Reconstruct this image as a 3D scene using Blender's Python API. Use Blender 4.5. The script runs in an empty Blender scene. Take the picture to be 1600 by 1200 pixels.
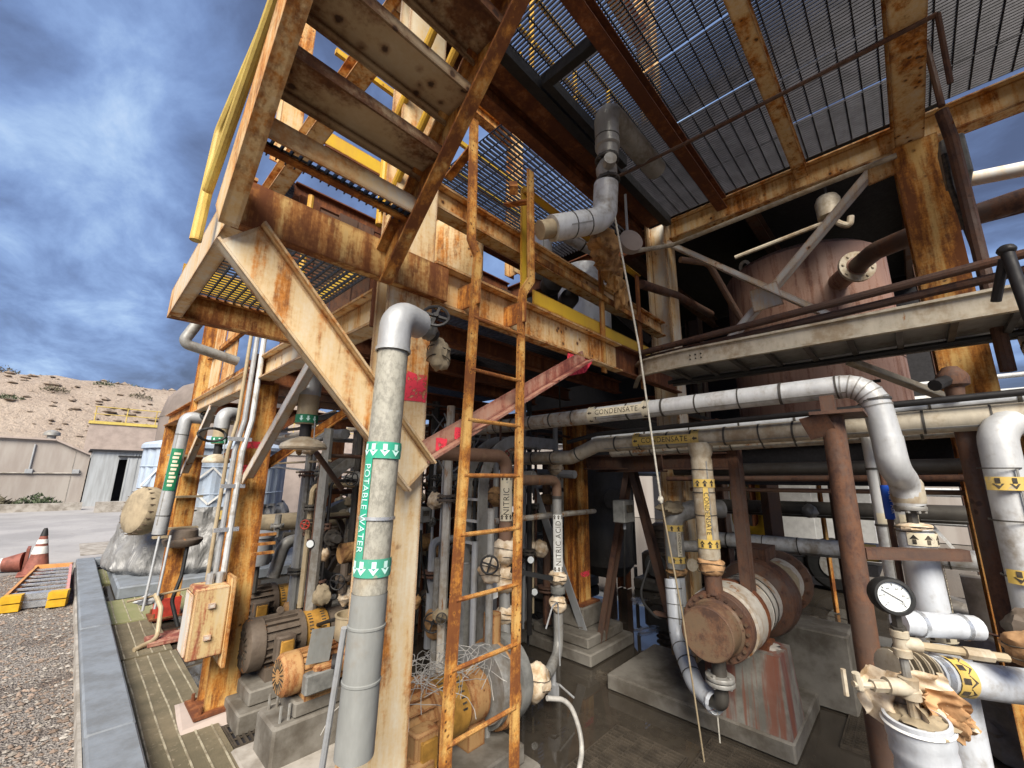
import bpy, bmesh, math, random
from mathutils import Vector as V, Matrix, noise as mnoise
PI = math.pi
sc = bpy.context.scene
col = sc.collection
random.seed(7)

# ------------------------------------------------------------------ camera
cam = bpy.data.cameras.new('camera'); co = bpy.data.objects.new('camera', cam); col.objects.link(co)
cam.sensor_fit = 'HORIZONTAL'; cam.sensor_width = 36.0; cam.lens = 14.464
cam.clip_start = 0.02; cam.clip_end = 3000
R_ = Matrix(((0.69077951, -0.16118189, -0.70487167), (-0.72299089, -0.13996767, -0.67653029), (0.01038518, 0.97694905, -0.21321983)))
m4 = R_.to_4x4(); m4.translation = V((0, 0, 1.75)); co.matrix_world = m4
sc.camera = co

# ------------------------------------------------------------------ sky, sun, exposure
SUN_EL, SUN_AZ = math.radians(42), math.radians(226)      # azimuth measured from +Y towards +X
w = bpy.data.worlds.new('World'); sc.world = w; w.use_nodes = True
nt = w.node_tree; nt.nodes.clear()
def wn(t, **k):
    n = nt.nodes.new(t)
    for a, b in k.items(): setattr(n, a, b)
    return n
wo = wn('ShaderNodeOutputWorld'); mixs = wn('ShaderNodeMixShader'); b1 = wn('ShaderNodeBackground'); b2 = wn('ShaderNodeBackground')
sky = wn('ShaderNodeTexSky', sky_type='NISHITA', sun_disc=False); sky.sun_elevation = SUN_EL; sky.sun_rotation = SUN_AZ
sky.air_density = 1.3; sky.dust_density = 1.0
b1.inputs[1].default_value = 0.05
tc = wn('ShaderNodeTexCoord'); sep = wn('ShaderNodeSeparateXYZ'); nt.links.new(tc.outputs['Generated'], sep.inputs[0])
zz = wn('ShaderNodeMath', operation='MAXIMUM'); nt.links.new(sep.outputs[2], zz.inputs[0]); zz.inputs[1].default_value = 0.0
za = wn('ShaderNodeMath', operation='ADD'); nt.links.new(zz.outputs[0], za.inputs[0]); za.inputs[1].default_value = 0.16
vd = wn('ShaderNodeVectorMath', operation='DIVIDE'); nt.links.new(tc.outputs['Generated'], vd.inputs[0])
cmb = wn('ShaderNodeCombineXYZ')
for i in range(3): nt.links.new(za.outputs[0], cmb.inputs[i])
nt.links.new(cmb.outputs[0], vd.inputs[1])
def cloud_noise(rot, scl, sc_, det, rough, dist):
    mp = wn('ShaderNodeMapping'); nt.links.new(vd.outputs[0], mp.inputs[0]); mp.inputs['Rotation'].default_value = (0, 0, rot); mp.inputs['Scale'].default_value = scl
    n = wn('ShaderNodeTexNoise'); nt.links.new(mp.outputs[0], n.inputs['Vector'])
    n.inputs['Scale'].default_value = sc_; n.inputs['Detail'].default_value = det; n.inputs['Roughness'].default_value = rough; n.inputs['Distortion'].default_value = dist
    return n.outputs['Fac']
na = cloud_noise(math.radians(58), (1.0, 0.45, 0.0), 1.3, 4, 0.48, 0.2)
nb = cloud_noise(math.radians(50), (1.0, 0.60, 0.0), 4.0, 9, 0.60, 0.3)
mx = wn('ShaderNodeMix', data_type='FLOAT'); mx.inputs[0].default_value = 0.42; nt.links.new(na, mx.inputs[2]); nt.links.new(nb, mx.inputs[3])
rp = wn('ShaderNodeValToRGB'); nt.links.new(mx.outputs[0], rp.inputs[0])
els = rp.color_ramp.elements
els[0].position = 0.39; els[0].color = (0.0147, 0.0199, 0.0382, 1)
els[1].position = 0.69; els[1].color = (0.1141, 0.1403, 0.1763, 1)
for p_, c_ in ((0.455, (0.0227, 0.0326, 0.0620, 1)), (0.52, (0.0345, 0.0522, 0.0981, 1)), (0.57, (0.0490, 0.0732, 0.1276, 1)), (0.62, (0.0722, 0.1017, 0.1527, 1))):
    e_ = els.new(p_); e_.color = c_
nt.links.new(rp.outputs[0], b2.inputs[0]); b2.inputs[1].default_value = 1.0
nt.links.new(sky.outputs[0], b1.inputs[0])
mixs.inputs[0].default_value = 0.95
nt.links.new(b1.outputs[0], mixs.inputs[1]); nt.links.new(b2.outputs[0], mixs.inputs[2]); nt.links.new(mixs.outputs[0], wo.inputs[0])
sun = bpy.data.lights.new('sun', 'SUN'); sun.energy = 1.5; sun.angle = math.radians(34); sun.color = (1.0, 0.93, 0.82)
so = bpy.data.objects.new('sun', sun); col.objects.link(so); so.location = (-8, -8, 15)
sd = V((math.sin(SUN_AZ) * math.cos(SUN_EL), math.cos(SUN_AZ) * math.cos(SUN_EL), math.sin(SUN_EL)))
so.rotation_euler = sd.to_track_quat('Z', 'Y').to_euler()
vs = sc.view_settings; vs.view_transform = 'Standard'; vs.look = 'None'; vs.exposure = 2.5; vs.gamma = 1.0; vs.use_curve_mapping = False
sc.cycles.max_bounces = 6; sc.cycles.diffuse_bounces = 4; sc.cycles.glossy_bounces = 3; sc.cycles.transparent_max_bounces = 8
sc.cycles.use_denoising = True
sc.cycles.caustics_reflective = False; sc.cycles.caustics_refractive = False

# ------------------------------------------------------------------ materials
MATS = {}
class G:
    def __init__(s, name):
        s.m = bpy.data.materials.new(name); s.m.use_nodes = True; s.t = s.m.node_tree; s.t.nodes.clear()
        s.out = s.t.nodes.new('ShaderNodeOutputMaterial'); s.b = s.t.nodes.new('ShaderNodeBsdfPrincipled')
        s.t.links.new(s.b.outputs[0], s.out.inputs[0]); s.tc = s.t.nodes.new('ShaderNodeTexCoord'); MATS[name] = s.m
    def lk(s, a, b):
        if hasattr(a, 'links'): s.t.links.new(a, b)
        else:
            if isinstance(a, (tuple, list)) and len(a) == 3 and b.type == 'RGBA': a = (*a, 1)
            b.default_value = a
    def noise(s, sc_=5, det=4, rough=.6, scl=(1, 1, 1), dist=0.0, off=0.0):
        mp = s.t.nodes.new('ShaderNodeMapping'); s.lk(s.tc.outputs['Object'], mp.inputs[0]); mp.inputs['Scale'].default_value = scl; mp.inputs['Location'].default_value = (off, off * .7, off * .3)
        n = s.t.nodes.new('ShaderNodeTexNoise'); s.lk(mp.outputs[0], n.inputs['Vector'])
        n.inputs['Scale'].default_value = sc_; n.inputs['Detail'].default_value = det; n.inputs['Roughness'].default_value = rough; n.inputs['Distortion'].default_value = dist
        return n.outputs['Fac']
    def vor(s, sc_=10, scl=(1, 1, 1), feature='F1'):
        mp = s.t.nodes.new('ShaderNodeMapping'); s.lk(s.tc.outputs['Object'], mp.inputs[0]); mp.inputs['Scale'].default_value = scl
        n = s.t.nodes.new('ShaderNodeTexVoronoi'); n.feature = feature; s.lk(mp.outputs[0], n.inputs['Vector']); n.inputs['Scale'].default_value = sc_
        return n
    def wave(s, sc_=10, d='X', prof='SIN', dist=0.0):
        n = s.t.nodes.new('ShaderNodeTexWave'); n.bands_direction = d; n.wave_profile = prof; s.lk(s.tc.outputs['Object'], n.inputs['Vector'])
        n.inputs['Scale'].default_value = sc_; n.inputs['Distortion'].default_value = dist
        return n.outputs['Fac']
    def math(s, op, a, b=0.0):
        n = s.t.nodes.new('ShaderNodeMath'); n.operation = op; s.lk(a, n.inputs[0]); s.lk(b, n.inputs[1]); return n.outputs[0]
    def step(s, x, a, b, lo=0.0, hi=1.0):
        n = s.t.nodes.new('ShaderNodeMapRange'); n.interpolation_type = 'SMOOTHSTEP'; s.lk(x, n.inputs[0])
        n.inputs[1].default_value = a; n.inputs[2].default_value = b; n.inputs[3].default_value = lo; n.inputs[4].default_value = hi
        return n.outputs[0]
    def mix(s, f, a, b, t='MIX'):
        n = s.t.nodes.new('ShaderNodeMix'); n.data_type = 'RGBA'; n.blend_type = t; s.lk(f, n.inputs[0]); s.lk(a, n.inputs[6]); s.lk(b, n.inputs[7]); return n.outputs[2]
    def bump(s, h, strength=.3, dist=.01):
        n = s.t.nodes.new('ShaderNodeBump'); n.inputs['Strength'].default_value = strength; n.inputs['Distance'].default_value = dist; s.lk(h, n.inputs['Height']); s.lk(n.outputs[0], s.b.inputs['Normal'])
    def set(s, color=None, rough=None, metal=None, spec=None):
        if color is not None: s.lk(color, s.b.inputs['Base Color'])
        if rough is not None: s.lk(rough, s.b.inputs['Roughness'])
        if metal is not None: s.lk(metal, s.b.inputs['Metallic'])
        if spec is not None: s.b.inputs['Specular IOR Level'].default_value = spec
        return s

def steel(name, paint, amt=.5, rust=(.52, .185, .022), brown=(.145, .045, .014), dark=(.045, .022, .015), spots=.4, scale=1.0, stre=1.0, rough=.62, ochre=(.66, .40, .12), edge=.24):
    g = G(name)
    st = g.noise(1.0 * scale, 8, .70, (10, 10, 1.0))
    bl = g.noise(1.9 * scale, 9, .66, off=3.1)
    fi = g.noise(60 * scale, 4, .65, off=1.7)
    m = g.math('ADD', g.math('MULTIPLY', st, .55 * stre), g.math('MULTIPLY', bl, 1 - .55 * stre))
    m = g.math('ADD', m, g.math('MULTIPLY', g.math('SUBTRACT', fi, .5), .15))
    if edge:
        bv = g.t.nodes.new('ShaderNodeBevel'); bv.samples = 3; bv.inputs['Radius'].default_value = .024
        ge = g.t.nodes.new('ShaderNodeNewGeometry'); dt = g.t.nodes.new('ShaderNodeVectorMath'); dt.operation = 'DOT_PRODUCT'
        g.lk(bv.outputs[0], dt.inputs[0]); g.lk(ge.outputs['Normal'], dt.inputs[1])
        m = g.math('ADD', m, g.math('MULTIPLY', g.step(dt.outputs['Value'], .995, .80), edge))
    t = .70 - .40 * amt
    f0 = g.step(m, t - .20, t + .0)                     # soft ochre staining
    f1 = g.step(m, t - .045, t + .075)                  # rust
    f2 = g.step(m, t + .045, t + .14)                    # deep rust
    pv = g.mix(g.step(g.noise(1.3, 5, .6, off=5), .35, .7), paint, tuple(c * .80 for c in paint))
    pv = g.mix(g.math('MULTIPLY', f0, .75), pv, ochre)
    rv = g.mix(g.step(g.noise(20 * scale, 5, .7, (1, 1, .5), off=2), .40, .70), rust, brown)
    c = g.mix(g.math('MULTIPLY', f1, .95), pv, rv)
    c = g.mix(g.math('MULTIPLY', f2, .9), c, brown)
    pit = g.step(g.noise(26 * scale, 6, .75, off=9), .66, .74)
    c = g.mix(g.math('MULTIPLY', pit, g.math('MULTIPLY', f1, .75)), c, dark)
    if spots:
        v = g.vor(15 * scale)
        gate = g.step(g.noise(2.1, 3, .5, off=20), .64 - .3 * spots, .70 - .3 * spots)
        jit = g.math('ADD', v.outputs['Distance'], g.math('MULTIPLY', g.math('SUBTRACT', g.noise(40 * scale, 3, .6, off=30), .5), .35))
        sp = g.math('MULTIPLY', g.step(jit, .24, .13), gate)
        halo = g.math('MULTIPLY', g.step(jit, .42, .16), gate)
        c = g.mix(g.math('MULTIPLY', halo, .6), c, rust)
        c = g.mix(g.math('MULTIPLY', sp, .92), c, dark)
    g.set(c, g.mix(f1, (rough - .1,) * 3, (.85,) * 3), 0.0, .35)
    g.bump(g.math('ADD', g.math('MULTIPLY', fi, .5), g.math('MULTIPLY', f1, .6)), .35, .003)
    return g.m
def clad(name, base, dirt=(.20, .15, .09), amt=.35, metal=.25, rough=.42, rustc=(.30, .13, .04), ramt=.0, bump=.12):
    g = G(name)
    n1 = g.noise(2.2, 6, .65, (1.5, 1.5, .8)); n2 = g.noise(22, 4, .6, off=4); n3 = g.noise(6, 5, .7, (2, 2, .5), off=8)
    f = g.step(g.math('ADD', g.math('MULTIPLY', n1, .65), g.math('MULTIPLY', n2, .35)), .60 - .3 * amt, .80 - .3 * amt)
    c = g.mix(g.step(n3, .3, .75), base, tuple(b * .78 for b in base))
    c = g.mix(g.math('MULTIPLY', f, .75), c, dirt)
    if ramt: c = g.mix(g.step(n3, .72 - .35 * ramt, .80 - .35 * ramt), c, rustc)
    g.set(c, g.step(n1, .2, .8, rough - .08, rough + .25), metal, .4)
    g.bump(g.math('ADD', g.math('MULTIPLY', n2, .6), g.math('MULTIPLY', g.noise(7, 4, .55, off=6), 3.0)), bump * 1.8, .006)
    return g.m
def plain(name, c, rough=.6, metal=0.0, var=.25, sc_=9, bump=.1, dark=None):
    g = G(name)
    n = g.noise(sc_, 6, .65); n2 = g.noise(sc_ * 5, 3, .6, off=3)
    d = dark or tuple(x * (1 - var * 1.6) for x in c)
    g.set(g.mix(g.step(n, .35, .68), c, d), g.step(n2, .2, .8, max(.05, rough - .12), min(1, rough + .12)), metal, .4)
    g.bump(n2, bump, .003)
    return g.m
CREAM = (.58, .49, .345)
steel('steel_cream', (.70, .62, .47), .48, spots=.42)
steel('steel_cream_light', (.70, .66, .56), .30, spots=.2)
steel('steel_orange', (.62, .41, .17), .66, rust=(.52, .195, .028), spots=.15, stre=1.2)
steel('steel_streak', (.54, .42, .24), .58, rust=(.36, .14, .035), spots=.1, stre=1.3)
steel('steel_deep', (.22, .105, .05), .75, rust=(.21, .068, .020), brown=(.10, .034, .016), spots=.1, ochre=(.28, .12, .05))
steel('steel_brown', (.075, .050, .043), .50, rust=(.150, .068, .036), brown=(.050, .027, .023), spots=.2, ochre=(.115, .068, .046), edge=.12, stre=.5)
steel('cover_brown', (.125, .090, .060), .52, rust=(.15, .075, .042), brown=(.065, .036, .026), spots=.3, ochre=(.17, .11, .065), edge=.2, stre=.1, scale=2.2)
steel('steel_ladder', (.60, .38, .14), .66, rust=(.50, .20, .030), spots=.75, scale=2.4, stre=.3)
steel('steel_white', (.66, .65, .62), .16, spots=.15)
steel('tread_steel', (.60, .49, .33), .44, rust=(.19, .075, .028), brown=(.075, .028, .014), spots=.55, stre=.05, scale=1.0, ochre=(.46, .32, .17))
steel('tread_spotted', (.56, .52, .44), .26, spots=1.0, scale=.75, stre=.2)
steel('yellow_paint', (.66, .42, .030), .16, spots=.1, ochre=(.55, .30, .05))
steel('yellow_pale', (.62, .50, .13), .14, spots=.05, ochre=(.50, .36, .10))
steel('red_brace', (.46, .33, .26), .50, rust=(.27, .075, .05), brown=(.13, .035, .03), spots=.15, ochre=(.40, .20, .13))
steel('tank_brown', (.24, .135, .095), .46, rust=(.20, .10, .065), brown=(.12, .055, .042), spots=0, stre=1.5, ochre=(.28, .17, .125), edge=0)
steel('motor_orange', (.46, .28, .12), .5, rust=(.32, .125, .04), spots=.2, scale=2, ochre=(.42, .24, .10))
steel('box_cream', (.60, .50, .33), .50, rust=(.30, .085, .04), brown=(.19, .055, .032), spots=.1, stre=1.5, ochre=(.52, .36, .15))
steel('column_pale', (.74, .67, .52), .38, spots=.14, ochre=(.64, .43, .18), stre=1.1)
clad('clad_white', (.64, .65, .65), amt=.42, ramt=.10)
clad('clad_clean', (.66, .69, .73), amt=.28, rough=.36)
clad('clad_cream', (.55, .49, .38), (.25, .17, .09), .6, .1, .5, ramt=.15)
clad('clad_grey', (.34, .335, .315), (.14, .11, .075), amt=.5)
clad('clad_rusty', (.55, .52, .46), (.26, .16, .07), .55, .1, .55, ramt=.45)
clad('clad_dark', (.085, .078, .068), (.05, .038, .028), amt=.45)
clad('galv', (.40, .41, .42), (.28, .26, .23), .35, .30, .48, bump=.22)
clad('blue_paint', (.42, .50, .61), (.36, .36, .36), .35, .05, .5)
clad('motor_brown', (.135, .105, .080), (.06, .04, .028), .55, .1, .55, ramt=.3, bump=.2)
clad('pipe_brown', (.20, .115, .075), (.30, .20, .12), .4, .05, .5, ramt=.3)
clad('pipe_tan', (.42, .34, .22), (.25, .17, .09), .4, .1, .5)
def grainy(name, c):
    g = G(name); n = g.noise(55, 4, .75, (1, 1, .6)); n1 = g.noise(3, 5, .6)
    cc = g.mix(g.step(n, .38, .66), c, tuple(x * .62 for x in c)); cc = g.mix(g.step(n1, .5, .75), cc, (.36, .29, .19))
    g.set(cc, .55, .05, .4); g.bump(n, .2, .004)
grainy('water_pipe_grey', (.36, .345, .29))
clad('dull_grey_plastic', (.25, .255, .24), (.19, .16, .12), .35, 0, .5)
plain('black_steel', (.022, .020, .020), .55, .1, .3)
plain('grating_dark', (.040, .038, .044), .5, .3, .3)
plain('rubber', (.018, .018, .018), .6)
plain('white_paint', (.72, .72, .70), .45, 0, .12)
g_ = G('pink_spray'); g_.set((.78, .05, .085), .7)
tr_ = g_.t.nodes.new('ShaderNodeBsdfTransparent'); ms_ = g_.t.nodes.new('ShaderNodeMixShader'); g_.lk(g_.step(g_.noise(32, 5, .7), .36, .52), ms_.inputs[0]); g_.lk(tr_.outputs[0], ms_.inputs[1]); g_.lk(g_.b.outputs[0], ms_.inputs[2]); g_.lk(ms_.outputs[0], g_.out.inputs[0])
def worn(name, c):
    g = G(name); n = g.noise(24, 6, .72); n2 = g.noise(7, 5, .6, off=4)
    cc = g.mix(g.step(n2, .35, .7), c, tuple(x * .70 + .06 for x in c)); g.set(g.mix(g.math('MULTIPLY', g.step(n, .56, .66), .75), cc, (.33, .30, .25)), .6); g.bump(n2, .3, .004)
worn('label_yellow', (.66, .45, .10))
worn('label_cream', (.70, .62, .45))
worn('label_white', (.74, .74, .70))
worn('label_green', (.02, .34, .21))
plain('label_darkgreen', (.02, .19, .09), .45, 0, .2)
plain('label_blue', (.01, .08, .50), .45, 0, .1)
plain('ink', (.022, .019, .016), .7, 0, .3, 30, .1, dark=(.10, .08, .055))
plain('mint', (.55, .80, .74), .5, 0, .05)
plain('concrete', (.38, .35, .31), .85, 0, .3, 4, .5, dark=(.20, .175, .145))
plain('concrete_dark', (.20, .185, .16), .75, 0, .3, 3.5, .5, dark=(.085, .072, .056))
plain('vessel_taupe', (.22, .18, .155), .7, 0, .2, 2, .2)
plain('concrete_pink', (.40, .33, .29), .9, 0, .15, 2, .3)
plain('kerb_paint', (.20, .222, .25), .6, 0, .20, 5, .35, dark=(.145, .155, .165))
plain('dirt_brown', (.17, .12, .085), .95, 0, .3, 8, .6)
plain('tape_wrap', (.72, .61, .46), .75, 0, .35, 16, .5, dark=(.42, .28, .15))
plain('tape_orange', (.46, .26, .11), .75, 0, .4, 14, .4)
plain('cloth_orange', (.50, .30, .15), .85, 0, .4, 12, .5, dark=(.30, .16, .07))
plain('rope', (.58, .55, .47), .9, 0, .2, 40)
plain('red_paint', (.48, .05, .03), .6, 0, .3)
plain('glass_white', (.78, .82, .82), .2, 0, .03)
plain('guard_yellow', (.46, .24, .045), .6, 0, .3, 10)
plain('motor_grey', (.23, .23, .215), .5, .1, .3)
plain('bare_alu', (.62, .64, .66), .3, .7, .15)
plain('fibre_orange', (.60, .28, .09), .5, 0, .15)
plain('fibre_pink', (.62, .30, .27), .5, 0, .15)
plain('cone_red', (.25, .085, .06), .7, 0, .3)
plain('plant_green', (.075, .10, .050), .8, 0, .3)
plain('dry_scrub', (.13, .115, .075), .9, 0, .3)
plain('hill_rock', (.28, .22, .17), .95, 0, .3, 3, .5)
plain('grate_brown', (.075, .060, .044), .7, .1, .3)
plain('wire_grey', (.50, .48, .44), .6, .2, .3)
plain('rock', (.30, .225, .175), .95, 0, .35, 3, .5)
plain('boot_brown', (.36, .29, .19), .85, 0, .3, 5, .4)
plain('valve_yellow', (.62, .36, .02), .5, 0, .15)
plain('teal_paint', (.03, .22, .16), .5)
plain('roof_shade_dark', (.020, .019, .022), .8, 0, .2)  # black of roof sheets, also used where shade is painted
plain('wood_dark', (.05, .035, .025), .9)
def special():
    g = G('tarp_silver'); n = g.noise(5, 5, .6, (1, 1, .7)); g.set(g.mix(n, (.30, .30, .30), (.15, .145, .135)), g.step(n, .3, .7, .42, .6), .20, .4)
    g.bump(g.noise(2.6, 4, .5, (1.6, 1.6, .8), dist=1.2), .8, .10)
    g = G('gravel'); v = g.vor(75); v2 = g.vor(30); n = g.noise(1.4, 5, .6)
    c = g.mix(g.step(g.noise(60, 2, .5), .3, .7), (.13, .112, .098), (.35, .315, .28)); c = g.mix(g.step(n, .5, .72), c, (.11, .085, .07))
    g.set(c, .9, 0, .3); g.bump(g.math('ADD', v.outputs['Distance'], g.math('MULTIPLY', v2.outputs['Distance'], 1.2)), .9, .02)
    g = G('hill_soil'); n = g.noise(.35, 9, .65); n2 = g.noise(2.5, 5, .7, (1, 1, 1), off=7)
    c = g.mix(g.step(n, .35, .65), (.34, .27, .215), (.41, .335, .27)); c = g.mix(g.step(n2, .56, .70), c, (.24, .185, .14))
    g.set(c, .95, 0, .2); g.bump(n2, .8, .5)
    g = G('yard_concrete'); n = g.noise(.5, 7, .6); n2 = g.noise(9, 5, .6)
    c = g.mix(g.step(n, .35, .65), (.27, .26, .255), (.36, .345, .335)); c = g.mix(g.step(n2, .58, .75), c, (.21, .195, .18)); g.set(c, .8, 0, .3); g.bump(n2, .3, .01)
    g = G('wet_floor'); n = g.noise(1.1, 6, .6, dist=.4); n2 = g.noise(12, 4, .6)
    wet = g.step(n, .33, .42)
    c = g.mix(g.step(n2, .35, .7), (.12, .10, .075), (.07, .056, .042)); c = g.mix(g.math('MULTIPLY', wet, .75), c, (.032, .027, .022))
    g.set(c, g.step(n, .32, .41, .45, .025), 0, .5); g.bump(g.math('MULTIPLY', n2, g.step(n, .42, .32)), .3, .008)
    g = G('mat_rubber'); r = g.wave(26, 'Y'); n = g.noise(2.2, 7, .68); n2 = g.noise(26, 3, .6, off=3)
    c = g.mix(g.step(n, .36, .66), (.15, .128, .080), (.25, .205, .13)); c = g.mix(g.step(n2, .60, .70), c, (.30, .25, .17)); c = g.mix(g.math('MULTIPLY', r, .35), c, (.055, .045, .03))
    g.set(c, .8, 0, .3); g.bump(r, .6, .012)
    g = G('mat_green'); r = g.wave(20, 'Y'); n = g.noise(2.2, 7, .68)
    c = g.mix(g.step(n, .36, .66), (.23, .235, .105), (.30, .28, .16)); g.set(g.mix(g.math('MULTIPLY', r, .3), c, (.12, .11, .05)), .75, 0, .3); g.bump(r, .5, .012)
    g = G('mat_stripe'); n = g.noise(9, 6, .7); g.set(g.mix(g.step(n, .4, .62), (.35, .315, .23), (.18, .15, .10)), .85)
    g = G('block_stained'); n = g.noise(1.0, 6, .6, (13, 13, .55)); n2 = g.noise(8, 5, .6); n3 = g.noise(1, 5, .6, (5, 5, .6), off=9)
    c = g.mix(g.step(n2, .35, .65), (.24, .23, .20), (.14, .13, .11)); c = g.mix(g.math('MULTIPLY', g.step(n3, .42, .54), .9), c, (.15, .040, .030)); c = g.mix(g.math('MULTIPLY', g.step(n, .50, .60), .8), c, (.20, .07, .04))
    g.set(c, .8); g.bump(n2, .3, .01)
    g = G('panel_wall'); n = g.noise(.7, 6, .6, (3, 3, .5)); g.set(g.mix(g.step(n, .38, .68), (.36, .325, .29), (.29, .25, .22)), .85); g.bump(g.noise(14, 4, .6), .15, .01)
    g = G('hut_sheet'); n = g.noise(1.2, 6, .6, (5, 5, .5)); g.set(g.mix(g.step(n, .35, .65), (.42, .44, .45), (.31, .32, .32)), .5, .2)
    g = G('insulation'); n = g.noise(9, 6, .7, (1, 1, .6), dist=.8); g.set(g.mix(g.step(n, .3, .7), (.52, .30, .11), (.15, .062, .022)), .9); g.bump(n, 1.0, .03)
special()
def M(n): return MATS[n]

# ------------------------------------------------------------------ mesh helpers
def perp(d):
    d = V(d).normalized()
    u = V((0, 0, 1)) if abs(d.z) < .95 else V((0, 1, 0))
    s = d.cross(u).normalized()
    return s, s.cross(d).normalized()
class MB:
    def __init__(s): s.v = []; s.f = []
    def add(s, vs, fs):
        o = len(s.v); s.v += [tuple(x) for x in vs]; s.f += [tuple(i + o for i in f) for f in fs]; return s
    def box(s, x0, x1, y0, y1, z0, z1):
        return s.add([(x0, y0, z0), (x1, y0, z0), (x1, y1, z0), (x0, y1, z0), (x0, y0, z1), (x1, y0, z1), (x1, y1, z1), (x0, y1, z1)],
                     [(3, 2, 1, 0), (4, 5, 6, 7), (0, 1, 5, 4), (1, 2, 6, 5), (2, 3, 7, 6), (3, 0, 4, 7)])
    def bbox(s, x0, x1, y0, y1, z0, z1, b=.01):       # box with chamfered edges
        if x1 < x0: x0, x1 = x1, x0
        if y1 < y0: y0, y1 = y1, y0
        vs = []; 
        for z, i in ((z0, b), (z0 + b, 0), (z1 - b, 0), (z1, b)):
            for (x, y) in ((x0 + i + b, y0 + i), (x1 - i - b, y0 + i), (x1 - i, y0 + i + b), (x1 - i, y1 - i - b), (x1 - i - b, y1 - i), (x0 + i + b, y1 - i), (x0 + i, y1 - i - b), (x0 + i, y0 + i + b)): vs.append((x, y, z))
        fs = [tuple(range(7, -1, -1)), tuple(range(24, 32))]
        for k in range(3):
            for j in range(8): fs.append((k * 8 + j, k * 8 + (j + 1) % 8, k * 8 + 8 + (j + 1) % 8, k * 8 + 8 + j))
        return s.add(vs, fs)
    def beam(s, prof, a, b, up=(0, 0, 1)):            # extrude a closed 2D outline from a to b
        a = V(a); b = V(b); d = (b - a).normalized(); u = V(up); u = (u - d * u.dot(d)).normalized(); sd_ = d.cross(u)
        n = len(prof); vs = [p + sd_ * x + u * y for p in (a, b) for x, y in prof]
        fs = [tuple(range(n)), tuple(range(2 * n - 1, n - 1, -1))] + [(i, i + n, (i + 1) % n + n, (i + 1) % n) for i in range(n)]
        return s.add(vs, fs)
    def bar(s, a, b, w_, h_, up=(0, 0, 1)):
        return s.beam([(-w_ / 2, -h_ / 2), (w_ / 2, -h_ / 2), (w_ / 2, h_ / 2), (-w_ / 2, h_ / 2)], a, b, up)
    def lathe(s, a, d, prof, n=20, caps=True):        # prof = [(radius, distance along d)]
        a = V(a); d = V(d).normalized(); e1, e2 = perp(d); vs = []; fs = []
        for r, h in prof:
            for k in range(n):
                t = 2 * PI * k / n; vs.append(a + d * h + (e1 * math.cos(t) + e2 * math.sin(t)) * r)
        for i in range(len(prof) - 1):
            for k in range(n): fs.append((i * n + k, i * n + (k + 1) % n, (i + 1) * n + (k + 1) % n, (i + 1) * n + k))
        if caps: fs.append(tuple(range(n - 1, -1, -1))); fs.append(tuple(range((len(prof) - 1) * n, len(prof) * n)))
        return s.add(vs, fs)
    def cyl(s, a, b, r, n=16, r2=None):
        a = V(a); b = V(b); return s.lathe(a, b - a, [(r, 0), (r if r2 is None else r2, (b - a).length)], n)
    def sweep(s, pts, prof, up0=None, caps=True, closed=False):
        pts = [V(p) for p in pts]; n = len(prof); vs = []; fs = []
        d0 = (pts[1] - pts[0]).normalized()
        if up0 is None: _, u = perp(d0)
        else: u = (V(up0) - d0 * V(up0).dot(d0)).normalized()
        for i, p in enumerate(pts):
            if closed: d = (pts[(i + 1) % len(pts)] - pts[i - 1]).normalized()
            elif i == 0: d = d0
            elif i == len(pts) - 1: d = (pts[i] - pts[i - 1]).normalized()
            else: d = ((pts[i + 1] - p).normalized() + (p - pts[i - 1]).normalized()).normalized()
            u = (u - d * u.dot(d)).normalized(); sd_ = d.cross(u)
            vs += [p + sd_ * x + u * y for x, y in prof]
        L = len(pts)
        for i in range(L if closed else L - 1):
            j = (i + 1) % L
            for k in range(n): fs.append((i * n + k, i * n + (k + 1) % n, j * n + (k + 1) % n, j * n + k))
        if caps and not closed: fs.append(tuple(range(n - 1, -1, -1))); fs.append(tuple(range((L - 1) * n, L * n)))
        return s.add(vs, fs)
    def tube(s, pts, r, n=14, bend=None, seg=6):
        if bend: pts = fillet(pts, bend, seg)
        return s.sweep(pts, circ(r, n))
    def blob(s, c, rx, ry, rz, seed=0, amp=.18, n=12, m=8, fr=3.0):
        n = int(n * 1.8); m = int(m * 1.8)
        c = V(c); vs = []; fs = []; o = V((seed * 3.13, seed * 1.71, seed * .93)); fr *= .55
        for i in range(m + 1):
            ph = PI * i / m
            for k in range(n):
                t = 2 * PI * k / n; p = V((math.sin(ph) * math.cos(t), math.sin(ph) * math.sin(t), math.cos(ph)))
                q = 1 + amp * 1.7 * (mnoise.noise(p * fr + o)) + amp * (abs(mnoise.noise(p * fr * 1.6 + o)) - .25) * 1.5 + amp * .22 * mnoise.noise(p * fr * 4 + o)
                vs.append(c + V((p.x * rx, p.y * ry, p.z * rz)) * q)
        for i in range(m):
            for k in range(n): fs.append((i * n + k, (i + 1) * n + k, (i + 1) * n + (k + 1) % n, i * n + (k + 1) % n))
        return s.add(vs, fs)
    def mesh(s, name, mat, smooth=35):
        me = bpy.data.meshes.new(name); me.from_pydata(s.v, [], s.f); me.materials.append(M(mat) if isinstance(mat, str) else mat)
        me.validate()
        if smooth:
            me.polygons.foreach_set('use_smooth', [True] * len(me.polygons)); me.set_sharp_from_angle(angle=math.radians(smooth))
        me.update(); return me
def circ(r, n=14): return [(r * math.cos(2 * PI * k / n), r * math.sin(2 * PI * k / n)) for k in range(n)]
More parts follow.
